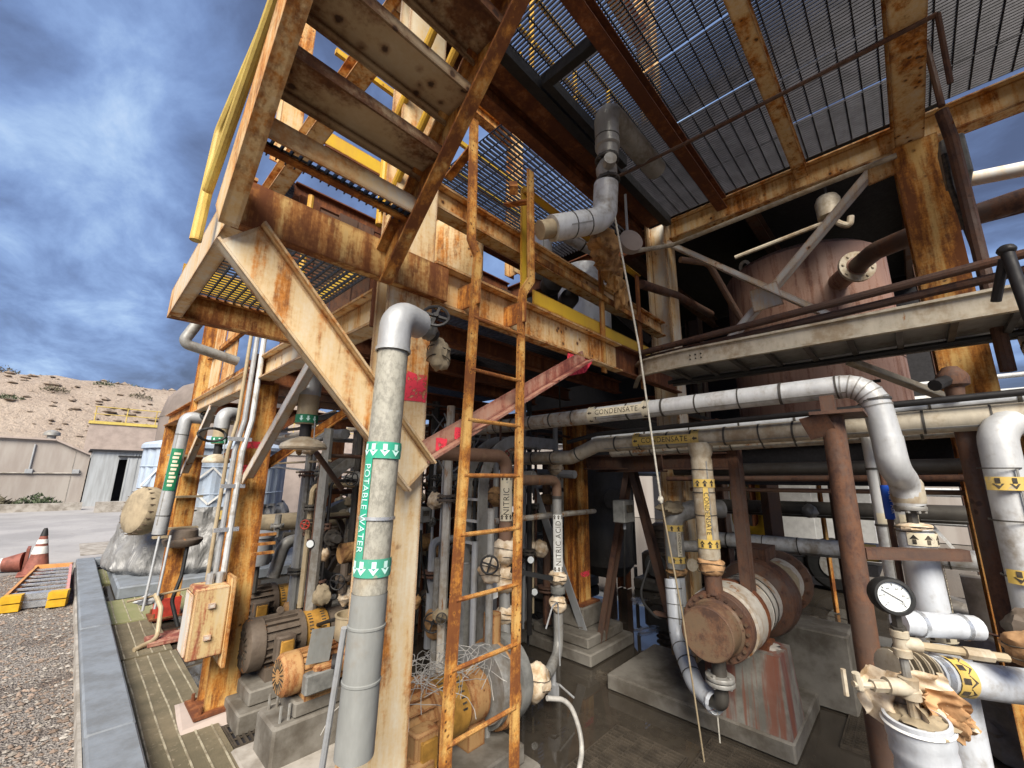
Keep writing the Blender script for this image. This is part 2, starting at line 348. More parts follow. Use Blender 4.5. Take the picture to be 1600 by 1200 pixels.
def fillet(pts, R, seg=6):
    pts = [V(p) for p in pts]; out = [pts[0]]
    for i in range(1, len(pts) - 1):
        p = pts[i]; a = (pts[i - 1] - p); b = (pts[i + 1] - p); la, lb = a.length, b.length; a.normalize(); b.normalize()
        ang = a.angle(b)
        if ang > PI - .02: out.append(p); continue
        t = min(R / math.tan(ang / 2), la * .49, lb * .49); rr = t * math.tan(ang / 2)
        bis = (a + b).normalized(); c = p + bis * (rr / math.sin(ang / 2)); s0 = p + a * t - c; s1 = p + b * t - c; tot = s0.angle(s1)
        ax = s0.cross(s1).normalized()
        for k in range(seg + 1): out.append(c + Matrix.Rotation(tot * k / seg, 3, ax) @ s0)
    out.append(pts[-1]); return out
def I(w_=.2, h_=.2, t=.014, tw=.01):
    a, b, c = w_ / 2, h_ / 2, tw / 2
    return [(-a, -b), (a, -b), (a, -b + t), (c, -b + t), (c, b - t), (a, b - t), (a, b), (-a, b), (-a, b - t), (-c, b - t), (-c, -b + t), (-a, -b + t)]
def CH(w_=.06, h_=.18, t=.012, sgn=1):     # channel, web on side 0, flanges towards +side*sgn
    b = h_ / 2; p = [(0, -b), (w_, -b), (w_, -b + t), (t, -b + t), (t, b - t), (w_, b - t), (w_, b), (0, b)]
    return p if sgn > 0 else [(-x, y) for x, y in reversed(p)]
def AN(a=.07, b=.07, t=.009, sx=1, sy=1):
    p = [(0, 0), (a, 0), (a, t), (t, t), (t, b), (0, b)]; p = [(x * sx, y * sy) for x, y in p]
    return p if sx * sy > 0 else p[::-1]

# ------------------------------------------------------------------ object helpers
def link(o): col.objects.link(o); return o
def tag(o, label=None, cat=None, group=None, kind=None):
    if label: o['label'] = label
    if cat: o['category'] = cat
    if group: o['group'] = group
    if kind: o['kind'] = kind
    return o
def thing(name, label, cat, loc=(0, 0, 0), group=None):
    o = bpy.data.objects.new(name, None); o.empty_display_size = .1; o.location = loc; link(o); return tag(o, label, cat, group)
def part(name, mb, mat, parent, smooth=35, label=None, kind=None):
    me = mb.mesh(name, mat, smooth) if isinstance(mb, MB) else mb
    o = bpy.data.objects.new(name, me); link(o)
    if parent is not None:
        o.parent = parent
        if parent.type == 'EMPTY': o.matrix_parent_inverse = Matrix.Translation(-V(parent.location))
    return tag(o, label, None, None, kind)
def solo(name, mb, mat, label, cat, group=None, smooth=35):
    return tag(part(name, mb, mat, None, smooth), label, cat, group)
def struct(name, mb, mat, parent=None, smooth=35, kind='structure'):
    return tag(part(name, mb, mat, parent, smooth), kind=kind if parent is None else None)
def setting(name):
    o = bpy.data.objects.new(name, None); link(o); o['kind'] = 'structure'; return o

# print wrapped onto pipes: text runs along `ax`, faces `n`
def text_mesh(body, size):
    cu = bpy.data.curves.new('txt', 'FONT'); cu.body = body; cu.size = size; cu.align_x = 'CENTER'; cu.align_y = 'CENTER'; cu.resolution_u = 3; cu.space_character = 1.08
    o = bpy.data.objects.new('txt', cu); link(o); bpy.context.view_layer.update()
    me = bpy.data.meshes.new_from_object(o.evaluated_get(bpy.context.evaluated_depsgraph_get()))
    bm = bmesh.new(); bm.from_mesh(me)
    for k in range(-5, 6): bmesh.ops.bisect_plane(bm, geom=bm.verts[:] + bm.edges[:] + bm.faces[:], plane_co=(0, k * size * .085 + .0001, 0), plane_no=(0, 1, 0))
    bm.to_mesh(me); bm.free()
    vs = [tuple(v.co) for v in me.vertices]; fs = [tuple(p.vertices) for p in me.polygons]
    bpy.data.objects.remove(o); bpy.data.curves.remove(cu); bpy.data.meshes.remove(me); return vs, fs
def onpipe(c, ax, n, r, off):
    c = V(c); ax = V(ax).normalized(); n = V(n); n = (n - ax * n.dot(ax)).normalized(); u = n.cross(ax)
    return lambda x, y: c + ax * x + (n * math.cos(y / r) + u * math.sin(y / r)) * (r + off)
def wtext(body, size, c, ax, n, r, mat, parent, off=.0062):
    fn = onpipe(c, ax, n, r, off); vs, fs = text_mesh(body, size)
    return part('lettering', MB().add([fn(x, y) for x, y, z in vs], fs), mat, parent, 0)
def wband(c, ax, n, r, x0, x1, y0, y1, mat, parent, name='label_band', off=.0048):
    fn = onpipe(c, ax, n, r, off); k = max(2, int(abs(y1 - y0) / r / .22)); vs = []; fs = []
    for i in range(k + 1):
        y = y0 + (y1 - y0) * i / k; vs += [fn(x0, y), fn(x1, y)]
    for i in range(k): fs.append((2 * i, 2 * i + 1, 2 * i + 3, 2 * i + 2))
    return part(name, MB().add(vs, fs), mat, parent)
def warrows(c, ax, n, r, x, size, ys, sgn, mat, parent, off=.0062):
    fn = onpipe(c, ax, n, r, off); s_ = size
    for y in ys:
        poly = [(-.5, -.16), (.0, -.16), (.0, -.36), (.5, 0), (.0, .36), (.0, .16), (-.5, .16)]
        part('arrow', MB().add([fn(x + sgn * px * s_, y + py * s_) for px, py in poly], [(0, 1, 5, 6), (2, 3, 4), (1, 5, 4), (1, 4, 2)] if 0 else [(0, 1, 5, 6), (2, 3, 4)]), mat, parent, 0)

rb_ = random.Random(77)
def bands(root, pts, r, every, mat='clad_dark', w_=.012, start=.2, name='seam_band'):
    pts = [V(p) for p in pts]
    for a, b in zip(pts, pts[1:]):
        L = (b - a).length
        if L < .12: continue
        d = (b - a).normalized(); t = min(start, L * .3); e1, e2 = perp(d)
        while t < L - .05:
            dd = (d + e1 * rb_.uniform(-.05, .05) + e2 * rb_.uniform(-.05, .05)).normalized(); ww = w_ * rb_.uniform(.6, 1.3)
            part(name, MB().lathe(a + d * t, dd, [(r - .001, -ww / 2), (r + .0035, -ww / 2), (r + .0035, ww / 2), (r - .001, ww / 2)], 16, False), mat, root); t += every * rb_.uniform(.85, 1.15)
        if L > .35:
            o = V((-.55, -.55, -.45)); o = (o - d * o.dot(d)).normalized() * (r + .0005)
            part('lap_seam', MB().bar(a + d * .1 + o, b - d * .1 + o, .010, .0025, o), 'clad_grey', root)
def flange_mb(mb, c, d, r, t=.02, bolts=8, rb=None, br=.010):
    c = V(c); d = V(d).normalized(); mb.lathe(c - d * t / 2, d, [(r * .98, 0), (r, .003), (r, t - .003), (r * .98, t)], 24)
    e1, e2 = perp(d); rb = rb or r * .82
    for k in range(bolts):
        a = 2 * PI * k / bolts + .2; p = c + (e1 * math.cos(a) + e2 * math.sin(a)) * rb
        mb.lathe(p - d * (t / 2 + .012), d, [(br, 0), (br, t + .024)], 6)
def wheel_mb(mb, c, d, r, tr=.008):
    c = V(c); d = V(d).normalized(); e1, e2 = perp(d)
    mb.sweep([c + (e1 * math.cos(2 * PI * k / 20) + e2 * math.sin(2 * PI * k / 20)) * r for k in range(20)], circ(tr, 6), closed=True)
    for k in range(4):
        a = PI * k / 2 + .3; mb.bar(c, c + (e1 * math.cos(a) + e2 * math.sin(a)) * r, tr * 1.6, tr * 1.2, d)
    mb.lathe(c - d * .012, d, [(r * .22, 0), (r * .22, .024)], 8)
def wrap(root, c, rx, ry, rz, seed, mat='tape_wrap', name='tape_wrapping'):
    p = part(name, MB().blob(c, rx, ry, rz, seed, .16, 14, 10, 2.6), mat, root, 50)
    mb = MB(); c = V(c)
    for k in range(2):
        z = (k - .5) * rz * .6; q = math.sqrt(max(.1, 1 - (z / rz) ** 2)) * 1.08
        mb.sweep([c + V((math.cos(t) * rx * q, math.sin(t) * ry * q, z + math.sin(t * 2 + k) * rz * .12)) for t in [2 * PI * i / 14 for i in range(14)]], circ(.0025, 4), closed=True)
    part('binding_wire', mb, 'ink', p)
    return p
def pipe(name, label, cat, pts, r, mat, bend=None, every=0, bmat='clad_dark', group=None, n=16, pname='cladding', loc=None):
    root = thing(name, label, cat, loc or pts[-1], group)
    part(pname, MB().tube(pts, r, n, bend or r * 1.6, 6), mat, root)
    if every:
        bands(root, pts, r, every, bmat); fp = fillet(pts, bend or r * 1.6, 6)
        for i in range(1, len(fp) - 1):
            u, v_ = (fp[i] - fp[i - 1]).normalized(), (fp[i + 1] - fp[i]).normalized()
            if u.angle(v_) > .09: part('gore_seam', MB().lathe(fp[i], u + v_, [(r - .001, -.003), (r + .0025, -.003), (r + .0025, .003), (r - .001, .003)], 16, False), 'clad_grey', root)
    return root
def spray(root, mb_box, name='paint_mark'):
    return part(name, MB().box(*mb_box), 'pink_spray', root, 0)
# ================================================================== SETTING
struct('ground', MB().box(-300, 300, -300, 300, -.50, -.06), 'gravel')
# near gravel: uneven sheet plus loose stones
mb = MB(); nx, ny = 60, 90; x0, x1, y0, y1 = -6, .318, -2, 11.3
for j in range(ny + 1):
    for i in range(nx + 1):
        x = x0 + (x1 - x0) * i / nx; y = y0 + (y1 - y0) * j / ny
        z = .0 + .035 * mnoise.noise(V((x * .8, y * .8, 0))) + .02 * mnoise.noise(V((x * 3, y * 3, 2)))
        mb.v.append((x, y, z))
for j in range(ny):
    for i in range(nx): a = j * (nx + 1) + i; mb.f.append((a, a + 1, a + nx + 2, a + nx + 1))
gv = struct('gravel_bed', mb, 'gravel')
rg = random.Random(3)
def stone(mb, x, y, z, r):
    ax = rg.uniform(.6, 1.4); ay = rg.uniform(.6, 1.4); az = rg.uniform(.4, .9); t = rg.uniform(0, PI); c_, s_ = math.cos(t), math.sin(t)
    vs = []
    for (a, b, c) in ((1, 0, 0), (.3, .9, .1), (-.8, .5, 0), (-.8, -.5, .1), (.3, -.9, 0), (.2, .1, .9), (-.2, -.1, -.8)):
        a *= ax * rg.uniform(.8, 1.2); b *= ay * rg.uniform(.8, 1.2); c *= az
        vs.append((x + r * (a * c_ - b * s_), y + r * (a * s_ + b * c_), z + r * c))
    mb.add(vs, [(0, 1, 5), (1, 2, 5), (2, 3, 5), (3, 4, 5), (4, 0, 5), (1, 0, 6), (2, 1, 6), (3, 2, 6), (4, 3, 6), (0, 4, 6)])
for nm, cnt, mat in (('gravel', 9000, 'rock'), ('gravel_pale', 5000, 'concrete')):
    mb = MB()
    for k in range(cnt):
        y = 2.2 + 9 * rg.random() ** 1.5; x = rg.uniform(-.9 - .25 * y, .31); r = rg.choice((.006, .008, .011, .011, .016, .022))
        stone(mb, x, y, .004 + .035 * mnoise.noise(V((x * .8, y * .8, 0))) + .02 * mnoise.noise(V((x * 3, y * 3, 2))), r)
    o = tag(part('loose_gravel', mb, mat, None, 0), 'loose grey-brown gravel beside the painted kerb' if mat == 'rock' else 'paler stones mixed into the gravel beside the kerb', 'gravel', kind='stuff')
# concrete yard, further out
struct('yard', MB().box(-40, 60, 11.35, 34, -.30, .012), 'yard_concrete')
mb = MB(); mb.box(.4, 3.6, 12.6, 14.6, .016, .020); struct('pavement_patch', mb, 'concrete')
struct('drain_strip', MB().box(-6, -1.2, 18.2, 18.9, .014, .020), 'concrete_dark')
struct('yard_kerb', MB().box(-14, .55, 26.6, 26.95, .0, .32).box(.9, 3.2, 24.5, 25.1, .0, .42), 'concrete')
# painted containment kerb
ks = setting('kerb')
for k, (a, b) in enumerate(((-2.5, 1.2), (1.206, 3.9), (3.906, 6.4), (6.406, 8.9), (8.906, 11.30))): part('kerb_segment', MB().bbox(.315 + .002 * (k % 2), .555, a, b, .02, .150 - .002 * (k % 3), .012), 'kerb_paint', ks)
part('kerb_return', MB().bbox(.5575, 2.4, 11.06, 11.30, .02, .148, .012), 'kerb_paint', ks)
part('kerb_foot', MB().box(.295, .313, -2.5, 11.28, -.10, .09), 'concrete', ks)
# inner slab (wet) and mats
struct('floor', MB().box(.56, 30, -8, 30, -.30, -.012), 'wet_floor')
mats = setting('floor_matting')
def mat_panel(x0, x1, y0, y1, m, n, z=.012):
    p = part('mat', MB().box(x0, x1, y0, y1, -.010, z), m, mats)
    for k in range(n):
        x = x0 + (x1 - x0) * (k + .5) / n
        mb = MB(); pts = []
        for i in range(9):
            y = y0 + (y1 - y0) * i / 8; pts.append((x + .008 * mnoise.noise(V((x * 9, y * 2, 0))), y, z + .002))
        mb.sweep(pts, [(-.0055, -.003), (.0055, -.003), (.004, .003), (-.004, .003)], (0, 0, 1)); part('mat_stripe', mb, 'mat_stripe', p)
mat_panel(.57, 1.00, 2.2, 5.55, 'mat_rubber', 5)
mat_panel(1.01, 1.90, 2.0, 2.72, 'mat_rubber', 7)
mat_panel(.58, 1.55, 6.9, 8.1, 'mat_green', 8)
mat_panel(.60, .98, 9.4, 10.7, 'mat_green', 3)
mat_panel(.575, .98, 5.6, 6.85, 'mat_rubber', 4)
mat_panel(4.85, 6.2, -.35, .70, 'mat_rubber', 9)
def grate(mb, x0, x1, y0, y1, z, pitch, depth, wd, along='Y', cross=.1, cw=.006, cd=None):
    if along == 'Y':
        k = int((x1 - x0) / pitch)
        for i in range(k + 1): x = x0 + i * pitch; mb.box(x, x + wd, y0, y1, z - depth, z)
        y = y0
        while y <= y1 + 1e-4: mb.box(x0, x1, y - cw / 2, y + cw / 2, z - (cd or .008) - .002, z - .002); y += cross
    else:
        k = int((y1 - y0) / pitch)
        for i in range(k + 1): y = y0 + i * pitch; mb.box(x0, x1, y, y + wd, z - depth, z)
        x = x0
        while x <= x1 + 1e-4: mb.box(x - cw / 2, x + cw / 2, y0, y1, z - (cd or .008) - .002, z - .002); x += cross
drains = setting('floor_grates')
for (a, b, c, d) in ((2.02, 2.98, 1.30, 1.78), (2.20, 3.3, .60, 1.24), (1.02, 1.45, 3.42, 3.72), (3.85, 4.45, .05, .60), (1.30, 1.9, 2.80, 3.00)):
    part('pit_shade_sheet', MB().box(a, b, c, d, -.0115, -.010), 'roof_shade_dark', drains, 0)  # flat black sheet, paints the darkness below the grate bars
    mb = MB(); grate(mb, a, b, c, d, .008, .034, .016, .010, 'Y', .10, .010); part('drain_grate', mb, 'grate_brown', drains, 0)
    mb = MB(); mb.box(a - .012, b + .012, c - .012, c - .002, -.02, .006).box(a - .012, b + .012, d + .002, d + .012, -.02, .006).box(a - .012, a - .002, c - .0015, d + .0015, -.02, .0055).box(b + .002, b + .012, c - .0015, d + .0015, -.02, .0055)
    part('grate_frame', mb, 'grate_brown', drains)

# ------------------------------------------------------------------ hill, retaining wall, far buildings
mb = MB(); nx, ny = 110, 60
def hillz(x, y):
    t = max(0, min(1, (y - 33) / 32)); t = t * t * (3 - 2 * t)
    base = 11.2 * t - .0 + max(0, x - 12) * -.02
    return base + t * (1.3 * mnoise.noise(V((x * .05, y * .05, 0))) + .55 * mnoise.noise(V((x * .3, y * .3, 5))) + .25 * mnoise.noise(V((x, y, 9)))) - .05
for j in range(ny + 1):
    for i in range(nx + 1):
        x = -70 + 190 * i / nx; y = 33 + 45 * j / ny; mb.v.append((x, y, hillz(x, y)))
for j in range(ny):
    for i in range(nx): a = j * (nx + 1) + i; mb.f.append((a, a + 1, a + nx + 2, a + nx + 1))
struct('hill', mb, 'hill_soil')
mb = MB()
for k in range(1500):
    y = rg.uniform(36, 66); x = rg.uniform(-14 - .1 * y, 16 + .1 * y); f_ = .5 + .5 * mnoise.noise(V((x * .12, y * .16, 3)))
    if rg.random() > f_ * f_ * 1.7: continue
    stone(mb, x, y, hillz(x, y) + .05, rg.uniform(.08, .42) * (.5 + f_))
tag(part('hill_rubble', mb, 'hill_rock', None, 0), 'broken rock and rubble strewn over the bare hillside', 'rubble', kind='stuff')
def bush(name, x, y, z, r, h, mat, label, n=260, group=None):
    root = thing(name, label, 'bush', (x, y, z), group); mb = MB()
    for k in range(n):
        a = rg.uniform(0, 2 * PI); q = rg.random() ** .6; ph = rg.random(); p = V((x + math.cos(a) * r * q, y + math.sin(a) * r * q, z + h * ph * (1.1 - q * .7)))
        d = V((rg.uniform(-1, 1), rg.uniform(-1, 1), rg.uniform(.2, 1.4))).normalized() * r * rg.uniform(.12, .3); s_ = d.cross(V((rg.uniform(-1, 1), rg.uniform(-1, 1), .3))).normalized() * r * .05
        mb.add([p - s_, p + s_, p + d], [(0, 1, 2)])
    part('foliage', mb, mat, root, 0)
    mb = MB()
    for k in range(7):
        a = rg.uniform(0, 2 * PI); mb.tube([(x, y, z), (x + math.cos(a) * r * .3, y + math.sin(a) * r * .3, z + h * .4), (x + math.cos(a) * r * .7, y + math.sin(a) * r * .7, z + h * .8)], r * .012, 4)
    part('stems', mb, 'wood_dark', root)
bush('green_bush', -.85, 27.7, 0, .75, .65, 'plant_green', 'green bush at the foot of the sloped concrete wall', 600)
bush('dry_bush', -2.2, 27.9, 0, .95, .65, 'dry_scrub', 'dry grey-brown bush beside the green one at the wall foot', 600)
for i, (x, y) in enumerate(((-6.2, 64), (-5.6, 66), (-3.3, 65), (-.8, 66), (1.5, 65), (3.6, 66), (5.0, 64), (6.5, 65), (-4.6, 52), (-2.2, 55), (-7.5, 58), (1.0, 58), (3.5, 55))):
    bush('hill_shrub', x, y, hillz(x, y) - .1, rg.uniform(.5, 1.1), rg.uniform(.4, .9), 'plant_green' if i % 3 else 'dry_scrub', ('dry' if i % 3 == 0 else 'green') + ' desert shrub ' + ('on the crest of the hill' if y > 60 else 'on the rocky slope of the hill'), 160, 'shrubs on the hill')
# left concrete building with a sloping top
b = thing('concrete_building', 'low pinkish concrete building whose roof edge slopes down to the hut', 'building', (-4, 30, 0))
mb = MB(); prof = [(-12, 0), (.50, 0), (.50, 2.42), (-.75, 3.06), (-12, 3.24)]
n = len(prof); vs = [(x, y, z) for y in (29, 33) for x, z in prof]; mb.add(vs, [tuple(range(n)), tuple(range(2 * n - 1, n - 1, -1))] + [(i, i + n, (i + 1) % n + n, (i + 1) % n) for i in range(n)])
part('wall', mb, 'panel_wall', b, 0)
part('coping', MB().bar((-12, 28.99, 3.27), (-.72, 28.99, 3.09), .30, .07).bar((-.73, 28.99, 3.085), (.51, 28.99, 2.45), .30, .07), 'concrete_pink', b)
part('conduit', MB().tube([(-12, 28.95, 1.62), (.3, 28.95, 1.55)], .035, 8), 'concrete', b)
part('conduit', MB().tube([(-1.35, 28.95, 2.85), (-1.35, 28.95, 1.75)], .03, 8), 'galv', b)
for x in (-1.35, .13): part('outlet_box', MB().bbox(x - .12, x + .12, 28.88, 28.98, 1.54, 1.74, .01), 'galv', b)
for x, z in ((-.02, 2.6), (-4.0, 3.1)): part('panel_joint', MB().box(x, x + .02, 28.985, 28.998, 0, z), 'concrete', b)
solo('roof_vent', MB().lathe((-.95, 30.0, 3.07), (0, 0, 1), [(.16, 0), (.16, .25), (.30, .27), (.28, .40), (.16, .50), (.02, .53)], 16), 'clad_grey', 'small round vent hood on the sloped concrete roof', 'vent')
# corrugated hut
h = thing('corrugated_hut', 'grey sheet-metal hut with a half-open sliding door', 'hut', (1.9, 30, 0))
def corrug(mb, a, b, z0, z1, pitch=.11, dep=.025, nrm=None):
    a = V((a[0], a[1], 0)); b = V((b[0], b[1], 0)); L = (b - a).length; d = (b - a).normalized(); nn = nrm or V((d.y, -d.x, 0)); k = int(L / pitch * 4); pv = []
    for i in range(k + 1):
        t = i / 4.0; w_ = (0, dep, dep, 0)[i % 4]; p = a + d * min(L, i * pitch / 4) + nn * w_; pv += [(p.x, p.y, z0), (p.x, p.y, z1)]
    mb.add(pv, [(2 * i, 2 * i + 2, 2 * i + 3, 2 * i + 1) for i in range(k)])
part('front_wall', MB().box(.55, 1.55, 28.9, 28.96, 0, 2.62).box(2.02, 2.12, 28.9, 28.96, 0, 2.62).box(1.552, 2.018, 28.9, 28.96, 2.25, 2.62), 'hut_sheet', h, 0)
mb = MB(); corrug(mb, (2.10, 28.9), (4.6, 28.9), 0, 2.62); part('corrugated_wall', mb, 'hut_sheet', h, 0)
mb = MB(); corrug(mb, (.56, 28.96), (.56, 32), 0, 2.6); mb.box(1.4, 2.2, 30.5, 30.55, 0, 2.6); part('side_wall', mb, 'hut_sheet', h, 0)
part('dark_interior', MB().box(1.3, 2.4, 29.6, 29.65, 0, 2.6), 'roof_shade_dark', h)
part('sliding_door', MB().box(1.86, 2.62, 28.80, 28.84, .05, 2.36).box(1.88, 1.93, 28.78, 28.80, .05, 2.36).box(2.2, 2.25, 28.78, 28.80, .05, 2.36), 'hut_sheet', h)
part('door_rail', MB().box(1.5, 2.7, 28.75, 28.86, 2.37, 2.44), 'black_steel', h)
part('roof', MB().box(.45, 4.7, 28.75, 32.2, 2.63, 2.72), 'roof_shade_dark', h)
# retaining wall with yellow railing
r_ = thing('retaining_wall', 'pinkish retaining wall topped by a pale yellow edge on the slope', 'wall', (6, 40, 3))
part('wall_face', MB().box(.3, 30, 40, 40.5, 1.0, 4.80), 'concrete_pink', r_)
part('edge_strip', MB().box(.25, 30, 39.93, 40.55, 4.805, 5.0), 'yellow_pale', r_)
r_ = thing('wall_railing', 'thin pale yellow railing standing along the retaining wall top', 'railing', (6, 40.2, 5))
part('rail', MB().tube([(.4, 40.2, 6.0), (30, 40.2, 6.0)], .035, 6), 'yellow_pale', r_); part('rail', MB().tube([(.4, 40.2, 5.5), (30, 40.2, 5.5)], .03, 6), 'yellow_pale', r_)
for k in range(18): part('post', MB().tube([(.5 + k * 1.6, 40.2, 5), (.5 + k * 1.6, 40.2, 6.0)], .03, 6), 'yellow_pale', r_)

# ------------------------------------------------------------------ cone and lying stepladder
c = thing('traffic_cone', 'faded red traffic cone with white bands at the gravel edge', 'cone', (-.15, 11.0, 0))
part('base', MB().bbox(-.36, .06, 10.82, 11.24, .0, .035, .012), 'cone_red', c)
part('cone_body', MB().lathe((-.15, 11.03, .035), (0, 0, 1), [(.165, 0), (.155, .02), (.028, .68), (.024, .70)], 20), 'cone_red', c)
for a, b in ((.30, .42), (.46, .53)):
    f_ = lambda z: .155 + (.028 - .155) * (z - .02) / .66 + .003
    part('white_band', MB().lathe((-.15, 11.03, .035), (0, 0, 1), [(f_(a), a), (f_(b), b)], 20, False), 'label_white', c)
part('tip', MB().lathe((-.15, 11.03, .035), (0, 0, 1), [(.050, .585), (.031, .685), (.020, .712)], 16), 'rubber', c)
c2 = thing('traffic_cone_fallen', 'second faded red cone lying on its side behind the upright one', 'cone', (-.55, 11.3, 0))
part('base', MB().bar((-.30, 11.42, .0), (-.30, 11.42, .40), .04, .40, (0, 1, 0)), 'cone_red', c2)
part('cone_body', MB().lathe((-.32, 11.4, .17), (-.9, .25, -.12), [(.165, 0), (.028, .62)], 18), 'cone_red', c2)
part('white_band', MB().lathe((-.32, 11.4, .17), (-.9, .25, -.12), [(.115, .24), (.092, .34)], 18, False), 'label_white', c2)
L = thing('stepladder', 'folded orange and yellow stepladder lying flat on the gravel', 'ladder', (0, 9.6, .02))
def LP(u, v_, z): return V((-.34 + .57 * u + (-.02 if 0 else 0) + .19 * v_ * (1 - u) + .03 * v_ * u, 8.45 + 2.3 * v_ - .12 * u, z))
for z, m1, m2 in ((.05, 'fibre_orange', 'fibre_pink'), (.15, 'fibre_orange', 'fibre_pink')):
    part('side_rail', MB().beam(CH(.03, .075, .004), LP(0, 0, z), LP(0, 1, z)), m1, L)
    part('side_rail', MB().beam(CH(.03, .075, .004, -1), LP(1, 0, z), LP(1, 1, z)), m2, L)
for k in range(7):
    v_ = .10 + k * .13
    part('step', MB().bar(LP(.02, v_, .15), LP(.98, v_, .15), .075, .022), 'bare_alu', L)
part('spreader', MB().bar(LP(0, .97, .17), LP(1, .97, .17), .10, .05), 'fibre_orange', L)
for z in (.05, .15):
    part('end_step', MB().bar(LP(.25, .015, z), LP(.75, .015, z), .06, .07), 'bare_alu', L)
    for u0, u1 in ((.0, .30), (.70, 1.0)):
        part('foot_cap', MB().bar(LP(u0, -.01, z), LP(u1, -.01, z), .13, .085), 'valve_yellow', L)
# ================================================================== STEEL FRAME
F = thing('steel_frame', 'rusty cream steel frame of columns, beams and braces carrying the plant', 'frame', (2.6, 2, 0))
def column(x, y, z0, z1, w_, d_, mat, up=(0, 1, 0)):
    return part('column', MB().beam(I(w_, d_, .018, .014), (x, y, z0), (x, y, z1), up), mat, F)
c0 = column(1.05, 6.75, .02, 3.9, .20, .20, 'steel_orange')
c1 = column(1.03, 4.02, .06, 2.50, .21, .22, 'steel_orange')
c2 = column(.975, 1.66, .0, 4.75, .235, .12, 'column_pale')
c3 = column(4.28, 1.76, .0, 4.6, .24, .24, 'steel_cream_light')
c4 = column(4.30, -.36, .0, 4.34, .26, .30, 'steel_orange', (1, 0, 0))
c5 = column(4.05, 2.85, .42, 2.50, .20, .20, 'steel_orange')
column(4.28, 5.3, .0, 4.6, .22, .22, 'steel_deep'); column(4.28, 8.3, 0, 4.6, .22, .22, 'steel_deep'); column(1.05, 8.9, .9, 2.5, .18, .18, 'steel_orange')
column(3.42, -.52, 0, 2.05, .16, .18, 'steel_orange'); column(7.6, -.5, 0, 4.6, .24, .24, 'steel_brown'); column(7.6, 2.6, 0, 4.6, .24, .24, 'steel_brown'); column(5.9, 1.9, 0, 2.5, .20, .20, 'steel_brown')
part('column', MB().beam(I(.16, .16, .016, .012), (3.05, 4.2, 0), (3.05, 4.2, 2.5), (0, 1, 0)), 'steel_deep', F)
part('column', MB().beam(I(.20, .22, .016, .012), (2.9, 6.75, 0), (2.9, 6.75, 2.5), (0, 1, 0)), 'steel_deep', F)
# base plates
for x, y, w_ in ((1.03, 4.02, .17), (1.05, 6.75, .16)):
    bp = part('base_plate', MB().box(x - w_, x + w_, y - w_, y + w_, .045, .062), 'steel_deep', F)
    for sx in (-1, 1):
        for sy in (-1, 1): part('anchor_bolt', MB().cyl((x + sx * w_ * .75, y + sy * w_ * .75, .05), (x + sx * w_ * .75, y + sy * w_ * .75, .11), .012, 6), 'steel_deep', bp)
part('red_base', MB().box(.94, 1.165, 6.62, 6.88, .02, .26), 'red_paint', F)
def fbeam(a, b, w_, h_, mat, prof='I', up=(0, 0, 1), name='beam', t=.014):
    p = I(w_, h_, t, .010) if prof == 'I' else (CH(w_, h_, .012, 1) if prof == 'C' else CH(w_, h_, .012, -1) if prof == 'D' else AN(w_, h_, .010))
    return part(name, MB().beam(p, a, b, up), mat, F)
fbeam((1.0, 1.86, 2.60), (1.0, 3.90, 2.60), .12, .20, 'steel_cream_light')
fbeam((1.0, 4.14, 2.56), (1.0, 6.64, 2.56), .12, .18, 'steel_cream_light')
fbeam((1.0, 6.86, 2.56), (1.0, 9.0, 2.56), .12, .18, 'steel_orange')
# bolted end plates
for y in (3.88, 4.16, 1.88):
    ep = part('end_plate', MB().box(.92, 1.08, y - .008, y + .008, 2.47, 2.72), 'steel_deep', F)
    for z in (2.51, 2.56, 2.62, 2.68):
        for x in (.945, 1.055): part('bolt', MB().lathe((x, y - .035, z), (0, 1, 0), [(.015, 0), (.015, .07)], 6), 'steel_deep', ep)
# knee braces and diagonals
fbeam((.935, 2.72, 2.47), (.935, 3.86, 1.70), .07, .085, 'steel_white', 'L', (1, 0, 0), 'knee_brace')
fbeam((.935, 5.55, 2.46), (.935, 6.62, 1.72), .07, .085, 'steel_white', 'L', (1, 0, 0), 'knee_brace')
fbeam((1.10, 4.05, 1.72), (2.05, 4.05, 2.50), .07, .07, 'steel_orange', 'L', (0, 0, 1), 'diagonal_brace')
fbeam((1.04, 4.95, 1.85), (1.9, 4.95, 2.48), .07, .07, 'steel_deep', 'L', (0, 0, 1), 'diagonal_brace')
rb = fbeam((1.07, 1.60, 1.79), (2.42, 1.60, 2.54), .075, .085, 'red_brace', 'L', (0, 0, 1), 'diagonal_brace')
part('gusset', MB().add([(2.22, 1.598, 2.565), (2.52, 1.598, 2.565), (2.42, 1.598, 2.46), (2.22, 1.598, 2.40), (2.22, 1.608, 2.565), (2.52, 1.608, 2.565), (2.42, 1.608, 2.46), (2.22, 1.608, 2.40)], [(3, 2, 1, 0), (4, 5, 6, 7), (0, 1, 5, 4), (1, 2, 6, 5), (2, 3, 7, 6), (3, 0, 4, 7)]), 'pink_spray', F, 0)
